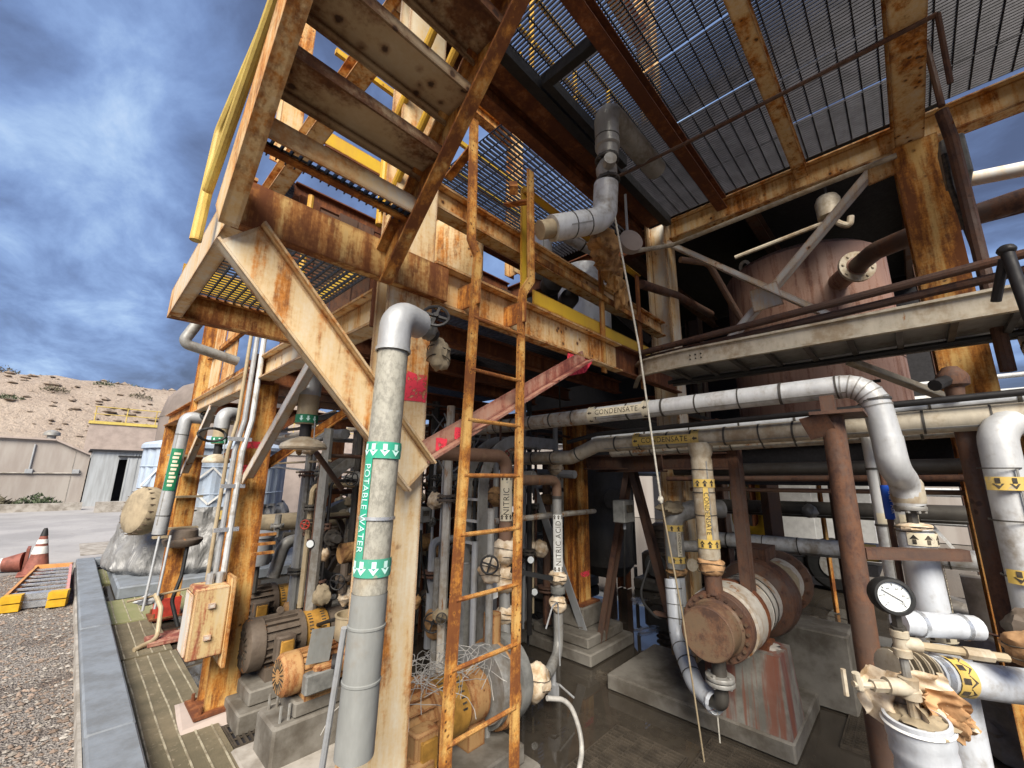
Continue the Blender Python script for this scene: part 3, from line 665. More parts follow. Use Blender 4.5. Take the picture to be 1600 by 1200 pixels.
# pink spray marks
def mark(x0, x1, y0, y1, z0, z1, par, seed=1, nrm='y'):
    rr = random.Random(seed); n = 16; vs = []
    for i in range(n):
        a = 2 * PI * i / n; s_ = max(abs(math.cos(a)), abs(math.sin(a))); k = (1 / s_) * rr.uniform(.86, 1.0)
        u, v_ = math.cos(a) * k * .5 + .5, math.sin(a) * k * .5 + .5
        if nrm == 'y': vs.append((x0 + (x1 - x0) * u, y0 if u < 2 else y1, z0 + (z1 - z0) * v_))
        else: vs.append((x0, y0 + (y1 - y0) * u, z0 + (z1 - z0) * v_))
    part('spray_mark', MB().add(vs, [tuple(range(n))]), 'pink_spray', par, 0)
mark(.965, 1.091, 1.5975, 1.6, 2.06, 2.205, c2, 4); mark(.935, 1.13, 3.907, 4, 1.93, 1.99, c1, 5); mark(.94, 1.05, 3.905, 4, 1.70, 1.80, c1, 6)
mark(3.955, 4.145, 2.748, 2.8, .66, .72, c5, 7); mark(4.36, 4.44, -.50, -.5, 2.02, 2.14, c4, 8)
for i, t in enumerate((.07, .15)):
    p = V((1.07, 1.5975, 1.79)).lerp(V((2.42, 1.5975, 2.54)), t); mark(p.x - .02, p.x + .05, 1.588, 1.588, p.z + .005, p.z + .07, rb, 10 + i)
# plate welded on column for landing brace etc.
# upper level
fbeam((.6, 1.76, 4.66), (4.16, 1.76, 4.66), .16, .22, 'steel_deep')
fbeam((4.30, -2.4, 4.48), (4.30, 1.63, 4.48), .12, .24, 'steel_cream', name='edge_beam')
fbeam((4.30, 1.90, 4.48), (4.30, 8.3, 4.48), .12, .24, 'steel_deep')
fbeam((1.09, 1.76, 3.28), (4.15, 1.76, 3.28), .10, .16, 'steel_cream')
fbeam((.955, 1.86, 4.55), (.955, 7, 4.55), .14, .20, 'steel_cream')
fbeam((4.28, 1.9, 2.50), (4.28, 8.2, 2.50), .14, .18, 'steel_deep'); fbeam((1.1, 6.75, 2.58), (4.2, 6.75, 2.58), .12, .18, 'steel_deep'); fbeam((1.1, 4.05, 2.585), (4.15, 4.05, 2.585), .12, .18, 'steel_deep')
fbeam((4.2, 2.62, 1.86), (3.6, 1.60, 1.86), .10, .16, 'steel_brown'); fbeam((4.17, -.5, 2.15), (4.17, 1.6, 2.15), .10, .20, 'steel_white')
# cross bracing with gusset on the tank bay
def flat(a, b, w_=.09, t=.02, mat='steel_white', name='cross_brace', up=(0, 0, 1)): return part(name, MB().beam(AN(w_, w_ * .7, .010), a, b, up), mat, F)
flat((4.19, -.14, 4.26), (4.19, 1.20, 2.92)); flat((4.17, 1.66, 4.26), (4.17, .28, 2.98))
part('gusset', MB().beam([(-.11, -.12), (.13, -.10), (.10, .13), (-.13, .10)], (4.145, .76, 3.36), (4.160, .76, 3.36)), 'steel_white', F, 0)
part('gusset', MB().beam([(-.10, -.12), (.10, -.10), (.10, .10), (-.08, .10)], (4.185, -.16, 4.24), (4.198, -.16, 4.24)), 'steel_cream', F, 0)
# A-frame legs of brown steel beside the exchanger
for (a, b) in (((3.98, 2.16, 1.80), (3.98, 2.58, .02)), ((3.98, 2.12, 1.80), (3.98, 1.70, .02))):
    part('a_frame_leg', MB().beam(CH(.06, .10, .01), a, b, (1, 0, 0)), 'steel_brown', F)
part('a_frame_beam', MB().beam(I(.12, .15), (3.94, 2.62, 1.88), (3.94, 1.10, 1.88)), 'steel_brown', F)
part('a_frame_post', MB().beam(CH(.07, .12, .012), (3.45, .93, .95), (3.45, .93, 2.0), (1, 0, 0)), 'steel_brown', F)
# long diagonal from mid bay, grey angle
part('diagonal_brace', MB().beam(AN(.09, .09, .01), (3.35, 3.0, 1.75), (3.9, 2.7, .1), (1, 0, 0)), 'galv', F)
# box fitting riding on column four
rp = thing('conduit_riser', 'dark conduit riser with a junction box strapped beside the tall orange column', 'conduit', (3.6, -.45, 2.4))
part('riser_tube', MB().tube([(3.5, -.46, 4.62), (3.5, -.46, 4.10)], .018, 8).tube([(3.55, -.46, 4.10), (3.6, -.48, 3.9), (3.6, -.47, 2.35)], .034, 10), 'steel_brown', rp)
part('riser_tube', MB().tube([(3.66, -.44, 3.85), (3.64, -.43, 3.6), (3.66, -.47, 3.1)], .016, 8), 'ink', rp)
part('junction_box', MB().bbox(3.75, 3.95, -.56, -.44, 3.72, 4.02, .01), 'motor_grey', rp)
part('strap', MB().box(3.55, 4.18, -.50, -.485, 3.98, 4.0).box(3.60, 4.18, -.50, -.485, 3.72, 3.74), 'steel_deep', rp)

# ------------------------------------------------------------------ upper deck
D = thing('upper_deck', 'overhead steel grating deck on rusty joists above the plant', 'deck', (2.6, 0, 4.6))
JY = (1.06, .37, -.34, -1.03, -1.75)
for i, y in enumerate(JY):
    big = (i == 2)
    part('joist', MB().beam(I(.10 if not big else .17, .14 if not big else .24, .012, .01), (.62, y, 4.525 if not big else 4.475), (4.235, y, 4.525 if not big else 4.475)), 'steel_deep' if i < 1 else 'steel_cream', D)
ys = [1.66, 1.06, .37, -.34, -1.03, -1.75]
rr = random.Random(5)
for i in range(5):
    ya, yb = ys[i + 1] + .008, ys[i] - .008
    xs = [.62, 1.5 + rr.uniform(-.15, .15), 2.3 + rr.uniform(-.15, .15), 3.1 + rr.uniform(-.1, .1), 3.75 + rr.uniform(-.1, .1), 4.235]
    for a, b in zip(xs, xs[1:]):
        if i == 0 and a > 1.6 and a < 2.9: b2_ = b
        mb = MB(); grate(mb, a + .006, b - .012, ya, yb, 4.632 + rr.uniform(-.003, .003), .027, .020, .0070, 'Y', .105, .008, .012)
        part('grating_panel', mb, 'grating_dark', D, 0)
mb = MB(); mb.box(1.90, 3.05, 1.50, 1.56, 4.50, 4.598).box(1.90, 1.96, 1.07, 1.498, 4.50, 4.598).box(.62, 4.2, 1.58, 1.66, 4.50, 4.596); part('opening_trim', mb, 'black_steel', D)
part('support_rod', MB().tube([(2.97, -.46, 4.32), (2.94, .88, 4.32), (2.90, 1.66, 4.32)], .014, 8), 'steel_brown', D)
part('support_rod', MB().tube([(2.97, -.46, 4.32), (3.1, -.46, 3.95)], .014, 8), 'steel_brown', D)
# rear upper deck and dark roof sheet behind the tank bay
D2 = thing('rear_deck', 'dark rear grating deck with yellow guard rails seen past the stair', 'deck', (3, 4, 4.7))
mb = MB(); grate(mb, 2.05, 4.15, 1.95, 3.4, 4.66, .045, .03, .008, 'X', .12, .008); part('grating_panel', mb, 'grating_dark', D2, 0)
mb = MB(); grate(mb, 1.1, 4.15, 4.2, 6.6, 4.66, .045, .03, .008, 'X', .12, .008); part('grating_panel', mb, 'grating_dark', D2, 0)
for y in (1.93, 3.45, 4.15): part('joist', MB().beam(I(.10, .16), (1.1, y, 4.54), (4.2, y, 4.54)), 'steel_deep', D2)
for z in (5.7, 5.25): part('rail', MB().bar((1.1, 3.45, z), (4.2, 3.45, z), .04, .06), 'yellow_paint', D2)
for k in range(5): part('rail_post', MB().bar((1.15 + k * .75, 3.45, 4.62), (1.15 + k * .75, 3.45, 5.7), .045, .045), 'yellow_paint', D2)
part('toe_plate', MB().box(1.1, 4.2, 3.44, 3.46, 4.66, 4.80), 'yellow_paint', D2)
for y in (1.9, 2.6, 3.4): part('rail_post', MB().bar((2.05, y, 4.6), (2.05, y, 5.7), .045, .045), 'yellow_paint', D2)
for z in (5.7, 5.2): part('rail', MB().bar((2.05, 1.9, z), (2.05, 3.43, z), .04, .06), 'yellow_paint', D2)
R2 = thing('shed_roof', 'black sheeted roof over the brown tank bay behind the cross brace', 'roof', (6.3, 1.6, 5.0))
part('roof_sheet', MB().box(4.42, 9.0, -.62, 4.2, 5.0, 5.06), 'roof_shade_dark', R2)
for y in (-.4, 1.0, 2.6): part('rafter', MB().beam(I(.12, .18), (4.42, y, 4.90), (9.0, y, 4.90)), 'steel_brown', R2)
part('back_sheet', MB().box(8.9, 8.95, -.58, 4.2, 2.7, 4.99), 'roof_shade_dark', R2)
part('side_sheet', MB().box(4.5, 8.89, 4.1, 4.15, 2.7, 4.99), 'roof_shade_dark', R2)
# things above the deck, glimpsed through the grating
pipe('overhead_pipe', 'grey pipe lying above the overhead grating by the deck edge', 'pipe', [(.7, 1.25, 5.3), (2.0, 1.25, 5.3), (2.0, -1.5, 5.3)], .07, 'clad_white', .2, .6)
pipe('overhead_pipe_brown', 'brown pipe above the overhead grating toward the stair', 'pipe', [(1.0, 1.4, 5.0), (1.0, -1.5, 5.0)], .07, 'pipe_brown')
pipe('overhead_pipe_white', 'white pipe above the grating near the tall column', 'pipe', [(1.6, -.2, 5.2), (1.6, -.2, 7.5)], .10, 'clad_white')
UF = thing('upper_storey', 'upper storey frame of cream posts and yellow rails above the deck', 'frame', (2, 1.7, 4.8))
for x in (.955, 4.28):
    part('post', MB().beam(I(.2, .2), (x, 1.74, 4.78), (x, 1.74, 9), (0, 1, 0)), 'steel_cream', UF)
    part('post', MB().beam(I(.2, .2), (x, 4.1, 4.78), (x, 4.1, 9), (0, 1, 0)), 'steel_cream', UF)
part('crossbeam', MB().beam(I(.15, .22), (.955, 1.86, 7.2), (.955, 4.0, 7.2)), 'steel_orange', UF)
part('crossbeam', MB().beam(I(.15, .22), (1.06, 1.74, 7.2), (4.17, 1.74, 7.2)), 'steel_orange', UF)
part('crossbeam', MB().beam(I(.15, .22), (1.06, 4.1, 7.2), (4.17, 4.1, 7.2)), 'steel_orange', UF)
for z in (5.15, 5.65): part('rail', MB().tube([(1.08, 1.74, z), (4.16, 1.74, z)], .024, 8), 'yellow_paint', UF)
for k in range(5): part('rail_post', MB().tube([(1.4 + k * .6, 1.74, 4.78), (1.4 + k * .6, 1.74, 5.65)], .022, 8), 'yellow_paint', UF)

# ------------------------------------------------------------------ stair and landing
S = thing('staircase', 'steep rusty steel staircase rising overhead from the small landing', 'staircase', (.5, 1.5, 2.6))
def sp(x, y): return V((x, y, 2.63 + (1.52 - y)))           # 45 degree pitch line, centre of stringer
up_ = (0, .7, .7)
part('stringer', MB().beam(CH(.055, .17, .012, -1), sp(.195, 1.56), sp(.195, -.45), up_), 'steel_cream', S)
part('stringer', MB().beam(CH(.055, .17, .012, 1), sp(.815, 1.56), sp(.815, -.45), up_), 'steel_orange', S)
for k in range(12):
    z = 2.80 + .162 * k; y1 = 1.475 - .162 * k; y0 = y1 - .185
    if k == 0:
        part('tread', MB().box(.21, .80, y0, y0 + .008, z - .045, z + .03), 'tread_spotted', S)
        part('tread_angle', MB().beam(AN(.035, .03, .006), (.21, y1 - .07, z - .02), (.80, y1 - .07, z - .02)), 'steel_orange', S)
        mb = MB(); grate(mb, .22, .79, y0 + .01, y1 - .035, z + .022, .03, .026, .004, 'Y', .05, .004); part('tread_grating', mb, 'black_steel', S, 0)
    else:
        t = part('tread', MB().box(.21, .80, y0, y1, z, z + .008).box(.21, .80, y0, y0 + .008, z - .035, z - .0005).box(.21, .80, y1 - .008, y1, z - .035, z - .0005), 'tread_steel', S)
for x in (.215, .795):
    pass
part('handrail', MB().tube([(.178, 1.80, 2.58), (.19, 1.80, 3.06), (.24, 1.45, 3.43), (.30, -.45, 5.33)], .019, 10, .06), 'yellow_pale', S)
part('handrail', MB().tube([(.180, 1.75, 2.76), (.205, 1.285, 3.215), (.28, -.45, 4.95)], .017, 10, .1), 'yellow_pale', S)
part('handrail', MB().tube([(.86, 1.75, 2.95), (.86, 1.75, 3.45), (.86, -.45, 5.65)], .021, 10, .15), 'yellow_paint', S)
part('handrail', MB().tube([(.86, 1.72, 3.02), (.86, -.45, 5.19)], .019, 10, .1), 'yellow_paint', S)
LD = thing('stair_landing', 'small cantilevered grating landing at the stair foot on a big diagonal bracket', 'landing', (.7, 2.2, 2.6))
part('front_beam', MB().beam(CH(.05, .175, .012, -1), (.245, 1.555, 2.668), (1.15, 1.555, 2.668)), 'steel_streak', LD)
part('side_channel', MB().beam(CH(.06, .17, .012, 1), (.235, 1.56, 2.695), (.235, 3.0, 2.695)), 'steel_cream_light', LD)
part('rear_channel', MB().beam(CH(.06, .17, .012, 1), (.248, 2.99, 2.693), (.94, 2.99, 2.693)), 'steel_streak', LD)
mb = MB(); grate(mb, .26, .93, 1.61, 2.93, 2.79, .044, .020, .005, 'Y', .040, .005, .008); part('grating', mb, 'black_steel', LD, 0)
part('toe_plate', MB().box(.26, .93, 2.955, 2.963, 2.80, 2.95), 'yellow_paint', LD); part('toe_plate', MB().box(.915, .922, 1.95, 2.9, 2.80, 2.90), 'yellow_paint', LD)
br = part('bracket', MB().beam(CH(.048, .175, .010, 1), (.262, 1.545, 2.535), (1.03, 1.545, 1.735), (.7, 0, .7)), 'column_pale', LD)
part('rail_post', MB().tube([(.90, 2.95, 2.78), (.90, 2.95, 3.75)], .022, 8), 'yellow_paint', LD)
# ------------------------------------------------------------------ mezzanine
Z = thing('mezzanine', 'mezzanine walkway of rusty cream channel, grating and yellow kick plate', 'walkway', (2.6, 2.8, 2.6))
part('front_channel', MB().beam(CH(.07, .23, .014, 1), (1.10, 1.66, 2.685), (2.95, 1.66, 2.685)), 'steel_cream', Z)
part('front_channel', MB().beam(CH(.07, .23, .014, 1), (2.953, 1.662, 2.685), (4.16, 1.662, 2.685)), 'steel_deep', Z)
kp = part('kick_plate', MB().box(1.92, 2.76, 1.655, 1.664, 2.845, 2.945), 'yellow_paint', Z); part('kick_plate', MB().box(2.763, 3.62, 1.656, 1.665, 2.84, 2.935), 'yellow_paint', Z)
mb = MB(); grate(mb, 1.12, 4.14, 1.70, 4.0, 2.835, .042, .03, .006, 'Y', .1, .008); part('grating_panel', mb, 'grating_dark', Z, 0)
mb = MB(); grate(mb, 1.12, 4.14, 4.15, 6.6, 2.835, .055, .03, .006, 'Y', .2, .008); part('grating_panel', mb, 'grating_dark', Z, 0)
for y in (2.3, 3.0, 3.55): part('joist', MB().beam(I(.08, .14), (1.12, y, 2.72), (4.15, y, 2.72)), 'steel_deep', Z)
for y in (4.8, 5.5, 6.1): part('joist', MB().beam(I(.08, .14), (1.12, y, 2.72), (4.15, y, 2.72)), 'steel_brown', Z)
part('rail_post', MB().bar((1.86, 1.69, 2.62), (1.86, 1.69, 3.68), .055, .012, (0, 1, 0)), 'yellow_paint', Z)
part('rail_post', MB().bar((2.75, 1.64, 2.53), (2.75, 1.64, 3.63), .06, .014, (0, 1, 0)), 'steel_orange', Z)
part('rail_post', MB().bar((3.40, 1.64, 2.50), (3.40, 1.64, 3.60), .06, .014, (0, 1, 0)), 'steel_orange', Z)
part('top_rail', MB().beam(AN(.06, .06, .008), (1.84, 1.68, 3.64), (3.44, 1.68, 3.60)), 'yellow_paint', Z)
part('mid_rail', MB().bar((1.88, 1.62, 3.16), (3.42, 1.62, 3.14), .012, .05), 'steel_orange', Z)
part('end_rail', MB().bar((1.55, 1.49, 3.40), (1.75, 1.69, 3.66), .05, .05), 'steel_orange', Z)
SW = thing('added_backing', 'added dark ribbed screen blocking the sky behind the mezzanine', 'wall', (2.6, 4.0, 2.85))  # added dark backing that blocks the sky gaps behind the rails
for k in range(15):
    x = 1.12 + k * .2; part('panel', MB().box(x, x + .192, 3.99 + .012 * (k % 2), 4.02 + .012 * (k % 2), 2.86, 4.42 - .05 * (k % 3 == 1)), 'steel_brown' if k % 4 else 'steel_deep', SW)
for z in (3.2, 4.0): part('girt', MB().bar((1.12, 3.96, z), (4.1, 3.96, z), .05, .07), 'steel_deep', SW)
# orange cage rail at the far left of the mezzanine
CG = thing('cage_railing', 'orange-framed guard panels on the mezzanine edge above the knee brace', 'railing', (1, 5.3, 2.65))
for y in (4.35, 4.95, 5.6, 6.25): part('post', MB().bar((.99, y, 2.62), (.99, y, 3.75), .06, .05), 'steel_orange', CG)
for z in (2.68, 3.15, 3.62): part('rail', MB().bar((.985, 4.3, z), (.985, 6.3, z), .045, .05), 'steel_orange', CG)
for a, b in ((5.0, 5.56), (5.65, 6.21)):
    part('infill_panel', MB().box(1.0, 1.008, a, b, 2.70, 3.12), 'steel_cream', CG); part('infill_panel', MB().box(1.0, 1.008, a, b, 3.18, 3.60), 'steel_cream', CG)

# ------------------------------------------------------------------ access ladder
A = thing('access_ladder', 'narrow rusty orange fixed ladder with speckled rungs in front of the mezzanine', 'ladder', (1.42, 1.5, .1))
def lrail(pts): return MB().sweep(pts, [(-.028, -.007), (.028, -.007), (.028, .007), (-.028, .007)], (0, 1, 0))
part('side_rail', lrail([(1.20, 1.5, .05), (1.205, 1.5, .7), (1.29, 1.5, 2.80), (1.295, 1.5, 2.86), (1.245, 1.5, 2.94), (1.235, 1.5, 3.68)]), 'steel_ladder', A)
part('side_rail', lrail([(1.60, 1.5, .05), (1.605, 1.5, .7), (1.635, 1.5, 2.72), (1.645, 1.5, 2.78), (1.72, 1.5, 2.89), (1.71, 1.5, 3.64)]), 'steel_ladder', A)
for z in (.42, .685, .95, 1.215, 1.48, 1.74, 2.0, 2.25, 2.52):
    part('rung', MB().tube([(1.205 + .04 * (z - .7), 1.5, z), (1.605 + .015 * (z - .7), 1.5, z)], .0105, 8), 'steel_ladder', A)
for x, z in ((1.29, 2.665), (1.64, 2.665)): part('stand_off_plate', MB().box(x - .005, x + .005, 1.47, 1.655, z - .07, z + .06), 'steel_orange', A)
part('top_bracket', MB().bar((1.235, 1.5, 3.5), (1.235, 1.72, 3.42), .05, .012), 'steel_orange', A)
part('top_bracket', MB().bar((1.715, 1.5, 3.42), (1.715, 1.72, 3.5), .05, .012), 'steel_orange', A)
# ================================================================== PIPES
NX = (-1, 0, 0); NC = (-.62, -.78, 0)
# --- potable water pipe on the big column
W = thing('water_pipe', 'grey vertical POTABLE WATER pipe with green labels in front of the big column', 'pipe', (.704, 1.3, .94))
a, b = V((.704, 1.30, .94)), V((.733, 1.30, 2.20)); ax = (b - a).normalized(); r = .053
part('pipe_body', MB().tube([a + ax * .44, b], r, 24), 'water_pipe_grey', W)
part('lower_sleeve', MB().lathe(a, ax, [(r - .005, .004), (r + .003, 0), (r + .0035, .10), (r + .0025, .19), (r + .005, .192), (r + .005, .198), (r + .0025, .2), (r + .0025, .34), (r + .005, .342), (r + .005, .348), (r + .002, .35), (r + .002, .44)], 24, False).lathe(a, ax, [(.0, .25), (r - .005, .25), (r - .005, .003)], 24, False), 'dull_grey_plastic', W)
part('clip_band', MB().lathe(a + ax * .665, ax, [(r, -.005), (r + .005, -.005), (r + .005, .005), (r, .005)], 24, False), 'bare_alu', W)
part('elbow_cover', MB().tube([b - ax * .02, b + V((.003, 0, .125)), b + V((.13, .05, .13))], r + .005, 20, .075, 8), 'galv', W); part('elbow_cuff', MB().lathe(b - ax * .02, ax, [(r + .004, -.006), (r + .009, -.006), (r + .009, .006), (r + .004, .006)], 24, False), 'galv', W)
part('stub', MB().tube([b + V((.11, .045, .13)), b + V((.24, .10, .125))], .030, 14), 'black_steel', W)
vb = part('valve_body', MB().blob(b + V((.19, .075, .13)), .042, .042, .042, 2, .1).cyl(b + V((.19, .075, .13)), b + V((.185, .03, .17)), .012, 8), 'motor_grey', W)
mb = MB(); wheel_mb(mb, b + V((.19, .02, .175)), (-.5, -.75, .35), .052, .007); part('handwheel', mb, 'black_steel', vb)
wrap(W, b + V((.30, .14, .06)), .05, .05, .07, 3, 'boot_brown', 'lagging')
n = (-.62, -.72, 0); lc = a + ax * .70
wband(lc, ax, n, r, -.155, .155, .020, .054, 'label_green', W); wtext('POTABLE WATER', .033, lc, -ax, onpipe(a, ax, n, r, 0)(0, .036) - a, r, 'mint', W)
for x in (.182, -.182):
    wband(lc, ax, n, r, x - .027, x + .027, -.10, .058, 'label_green', W); warrows(lc, ax, n, r, x, .040, (-.085, -.05, -.015, .02, .048), -1, 'mint', W)
part('prop_rod', MB().tube([(.66, 1.34, 1.28), (.70, 1.62, .02)], .010, 8), 'galv', W)

# --- far left water pipe with green panel
L2 = thing('water_pipe', 'grey vertical pipe with a dark green label panel at the far left column', 'pipe', (.8, 6.3, 1.0))
a, b = V((.80, 6.3, 1.04)), V((.85, 6.3, 2.28)); ax = (b - a).normalized()
part('pipe_body', MB().tube([a, b, b + V((.01, 0, .10)), b + V((.20, 0, .10))], .068, 18, .09), 'galv', L2); bands(L2, [a, b], .068, .42)
wband(a + ax * .72, ax, (-.3, -1, 0), .068, -.24, .24, -.06, .06, 'label_darkgreen', L2)
for k in range(9): wband(a + ax * (.54 + k * .045), ax, (-.3, -1, 0), .068, -.013, .013, -.022 - .008 * (k % 3), .02 + .006 * (k % 2), 'label_cream', L2, 'lettering_block', .0066)
mb = MB(); wheel_mb(mb, b + V((.18, -.09, .13)), (0, -1, .3), .055); part('handwheel', mb, 'black_steel', L2)
part('valve_run', MB().tube([b + V((.2, 0, .10)), b + V((.5, 0, .10))], .05, 12), 'pipe_tan', L2)
for k, z in enumerate((1.92, 1.42, 1.05, .96)): part('pipe_clamp', MB().box(.78, 1.2, 6.60, 6.635, z, z + .022).box(.78, 1.2, 6.54, 6.56, z, z + .022), 'pipe_tan', L2)
for dx in (0, .10):
    part('support_leg', MB().tube([(.80 + dx, 6.25, 1.02), (.76 + dx, 6.15, .28)], .013, 8), 'galv', L2)

# --- emergency showers
def shower(x, y, z, r, label, s_=1.0, turn=(.25, .2)):
    T = thing('safety_shower', label, 'shower', (x, y, z - .2))
    part('drop_pipe', MB().tube([(x, y, z), (x, y, z + .20 * s_)], r, 18), 'pipe_tan', T)
    part('elbow', MB().tube([(x, y, z + .20 * s_), (x, y, z + .40 * s_), (x + turn[0], y + turn[1], z + .42 * s_)], r * 1.06, 18, .11, 8), 'galv', T)
    part('stub', MB().cyl((x, y, z - .09), (x, y, z), r * .55, 12), 'black_steel', T)
    wband((x, y, z + .035), (0, 0, 1), (-.4, -1, 0), r, -.028, .028, -.10, .10, 'label_darkgreen', T); warrows((x, y, z + .035), (0, 0, 1), (-.4, -1, 0), r, 0, .036, (-.05, -.01, .03), -1, 'mint', T)
    part('spray_head', MB().lathe((x, y, z - .17), (0, 0, 1), [(.145 * s_, 0), (.150 * s_, .012), (.140 * s_, .035), (.09 * s_, .065), (.04 * s_, .08), (.03, .09)], 28), 'clad_cream', T)
    part('pull_rod', MB().tube([(x + .03, y - .07, z + .02), (x + .035, y - .08, z - .15)], .004, 6), 'galv', T)
    return T
shower(1.07, 3.0, 2.07, .068, 'cream dished safety shower head hanging from a tan pipe by the knee brace', 1.0)
shower(.90, 4.62, 1.99, .060, 'smaller safety shower head hanging left of the middle rusty column', .72, (.2, .15))
pipe('shower_arm', 'dark angled rod behind the cream safety shower head', 'rod', [(1.2, 3.1, 1.88), (1.5, 3.3, 1.62)], .02, 'steel_brown')

# --- conduits on the middle column, box
K = thing('conduit_bundle', 'pale conduits running down the middle rusty column into the box', 'conduit', (.9, 3.88, .95))
for dx, dy, rr_, m_ in ((0, 0, .019, 'galv'), (.045, -.03, .021, 'clad_white'), (-.04, .03, .014, 'pipe_tan')):
    part('conduit_tube', MB().tube([(.86 + dx, 3.86 + dy, .96), (.865 + dx, 3.86 + dy, 1.9), (.90 + dx, 3.86 + dy, 2.15), (.905 + dx, 3.86 + dy, 3.4)], rr_, 10, .12), m_, K)
for z in (1.30, 1.62, 1.98): part('clip', MB().box(.80, .96, 3.815, 3.835, z, z + .03), 'bare_alu', K)
part('cable_loop', MB().tube([(.78 + .10 * math.cos(t), 4.3 + .02 * math.sin(3 * t), 2.05 + .055 * math.sin(t)) for t in [i * .5 for i in range(20)]], .011, 8), 'rubber', K)
JB = thing('junction_box', 'cream steel junction box with rust runs bolted to the middle column', 'box', (.8, 3.8, .5))
part('box_body', MB().bbox(.72, .925, 3.66, 3.90, .50, .95, .01), 'box_cream', JB); part('door', MB().bbox(.703, .719, 3.68, 3.88, .53, .92, .005), 'steel_white', JB)
for z in (.62, .82): part('hinge', MB().box(.80, .84, 3.640, 3.659, z, z + .03), 'steel_white', JB)
part('mount_strut', MB().box(.927, .95, 3.64, 3.90, .42, 1.0), 'steel_cream', JB)
for x in (.78, .84): part('conduit_hub', MB().cyl((x + .04, 3.80, .951), (x + .04, 3.80, 1.02), .026, 10), 'galv', JB)
for z in (1.10, 1.24, 1.17): part('strut', MB().box(1.08, 1.24, 3.84, 3.87, z, z + .02), 'steel_orange', K)

# --- hanging pipe under the deck with valve, elbow and torn insulation
T = thing('hanging_pipe', 'pale insulated pipe dropping through the deck opening to a valve', 'pipe', (2.3, 1.3, 3.6))
part('cladding', MB().tube([(2.31, 1.28, 4.08), (2.31, 1.28, 4.40), (3.15, 1.28, 4.40)], .088, 20, .12, 8), 'clad_grey', T); bands(T, [(2.31, 1.28, 4.08), (2.31, 1.28, 4.30)], .088, .14, 'clad_dark', .006, .06)
part('collar', MB().lathe((2.31, 1.28, 3.98), (0, 0, 1), [(.05, 0), (.075, .01), (.075, .08), (.09, .09), (.09, .12)], 20), 'clad_grey', T)
for fz in (3.96, 3.79): mb = MB(); flange_mb(mb, (2.30, 1.285, fz), (0, 0, 1), .085, .02, 8); part('flange', mb, 'clad_dark', T)
part('valve_body', MB().lathe((2.29, 1.285, 3.80), (0, 0, 1), [(.045, 0), (.075, .05), (.075, .09), (.045, .15)], 14).cyl((2.29, 1.285, 3.87), (2.20, 1.20, 3.87), .045, 12), 'clad_grey', T)
T2 = thing('elbow_pipe', 'stained white elbow pipe running along the mezzanine rail under the valve', 'pipe', (2.2, 1.45, 3.45))
part('cladding', MB().tube([(2.30, 1.30, 3.77), (2.30, 1.32, 3.54), (2.22, 1.34, 3.46), (1.90, 1.48, 3.31)], .086, 20, .11, 8), 'clad_white', T2); bands(T2, [(2.22, 1.34, 3.46), (1.90, 1.48, 3.31)], .086, .14, 'clad_dark', .006, .1)
part('pipe_core', MB().tube([(1.92, 1.47, 3.32), (1.82, 1.515, 3.275)], .062, 14), 'pipe_tan', T2)
T3 = pipe('branch_pipe', 'second pale elbow pipe behind the white one at the handwheel', 'pipe', [(2.5, 2.05, 3.4), (2.5, 2.05, 3.92), (3.0, 1.75, 3.72)], .082, 'clad_white', .12, .2)
mb = MB(); wheel_mb(mb, (2.46, 1.50, 3.72), (-.4, -.6, .6), .07, .008); part('handwheel', mb, 'black_steel', T3)
I_ = thing('torn_insulation', 'torn orange-brown insulation hanging in shreds below the elbow pipe', 'insulation', (2.6, 1.5, 3.4))
mb = MB()
mb.blob((2.48, 1.45, 3.42), .14, .10, .12, 5, .25, 18, 12, 3); mb.blob((2.62, 1.50, 3.36), .13, .09, .10, 8, .28, 18, 12, 3); mb.blob((2.78, 1.54, 3.30), .10, .07, .09, 9, .3, 16, 10, 3); mb.blob((2.86, 1.52, 3.18), .05, .05, .12, 12, .35, 14, 10, 3)
part('shreds', mb, 'insulation', I_, 50)
part('tape_end', MB().blob((2.92, 1.55, 3.27), .07, .055, .05, 14, .25, 14, 9, 3), 'tape_wrap', I_, 50)
FL = thing('round_cover', 'round beige cover plate beside the torn insulation', 'cover', (3.2, 1.6, 3.9)); part('disc', MB().lathe((3.02, 1.50, 3.72), (-.5, -.75, .1), [(.09, -.05), (.105, -.03), (.105, .03), (.07, .05)], 22), 'concrete_pink', FL); part('stem', MB().tube([(3.02, 1.52, 3.78), (3.02, 1.52, 4.2)], .012, 8), 'galv', FL)
pipe('deck_conduit', 'long thin pale pipe crossing under the deck edge to the column', 'pipe', [(3.3, 1.62, 3.80), (4.02, 1.52, 4.14), (4.10, -.25, 4.24)], .022, 'clad_cream', .08, n=10)
pipe('bent_brown_pipe', 'brown pipe bending down toward the tank behind the long thin pipe', 'pipe', [(4.3, 1.55, 4.1), (4.6, 1.35, 4.1), (5.0, 1.15, 3.4)], .035, 'pipe_brown', .12, n=10)
pipe('dark_stub_pipe', 'dark pipe ending in a flange just left of the brown tank', 'pipe', [(3.5, 1.65, 3.55), (4.35, 1.65, 3.72), (5.4, 1.62, 3.80)], .045, 'steel_brown', .1)
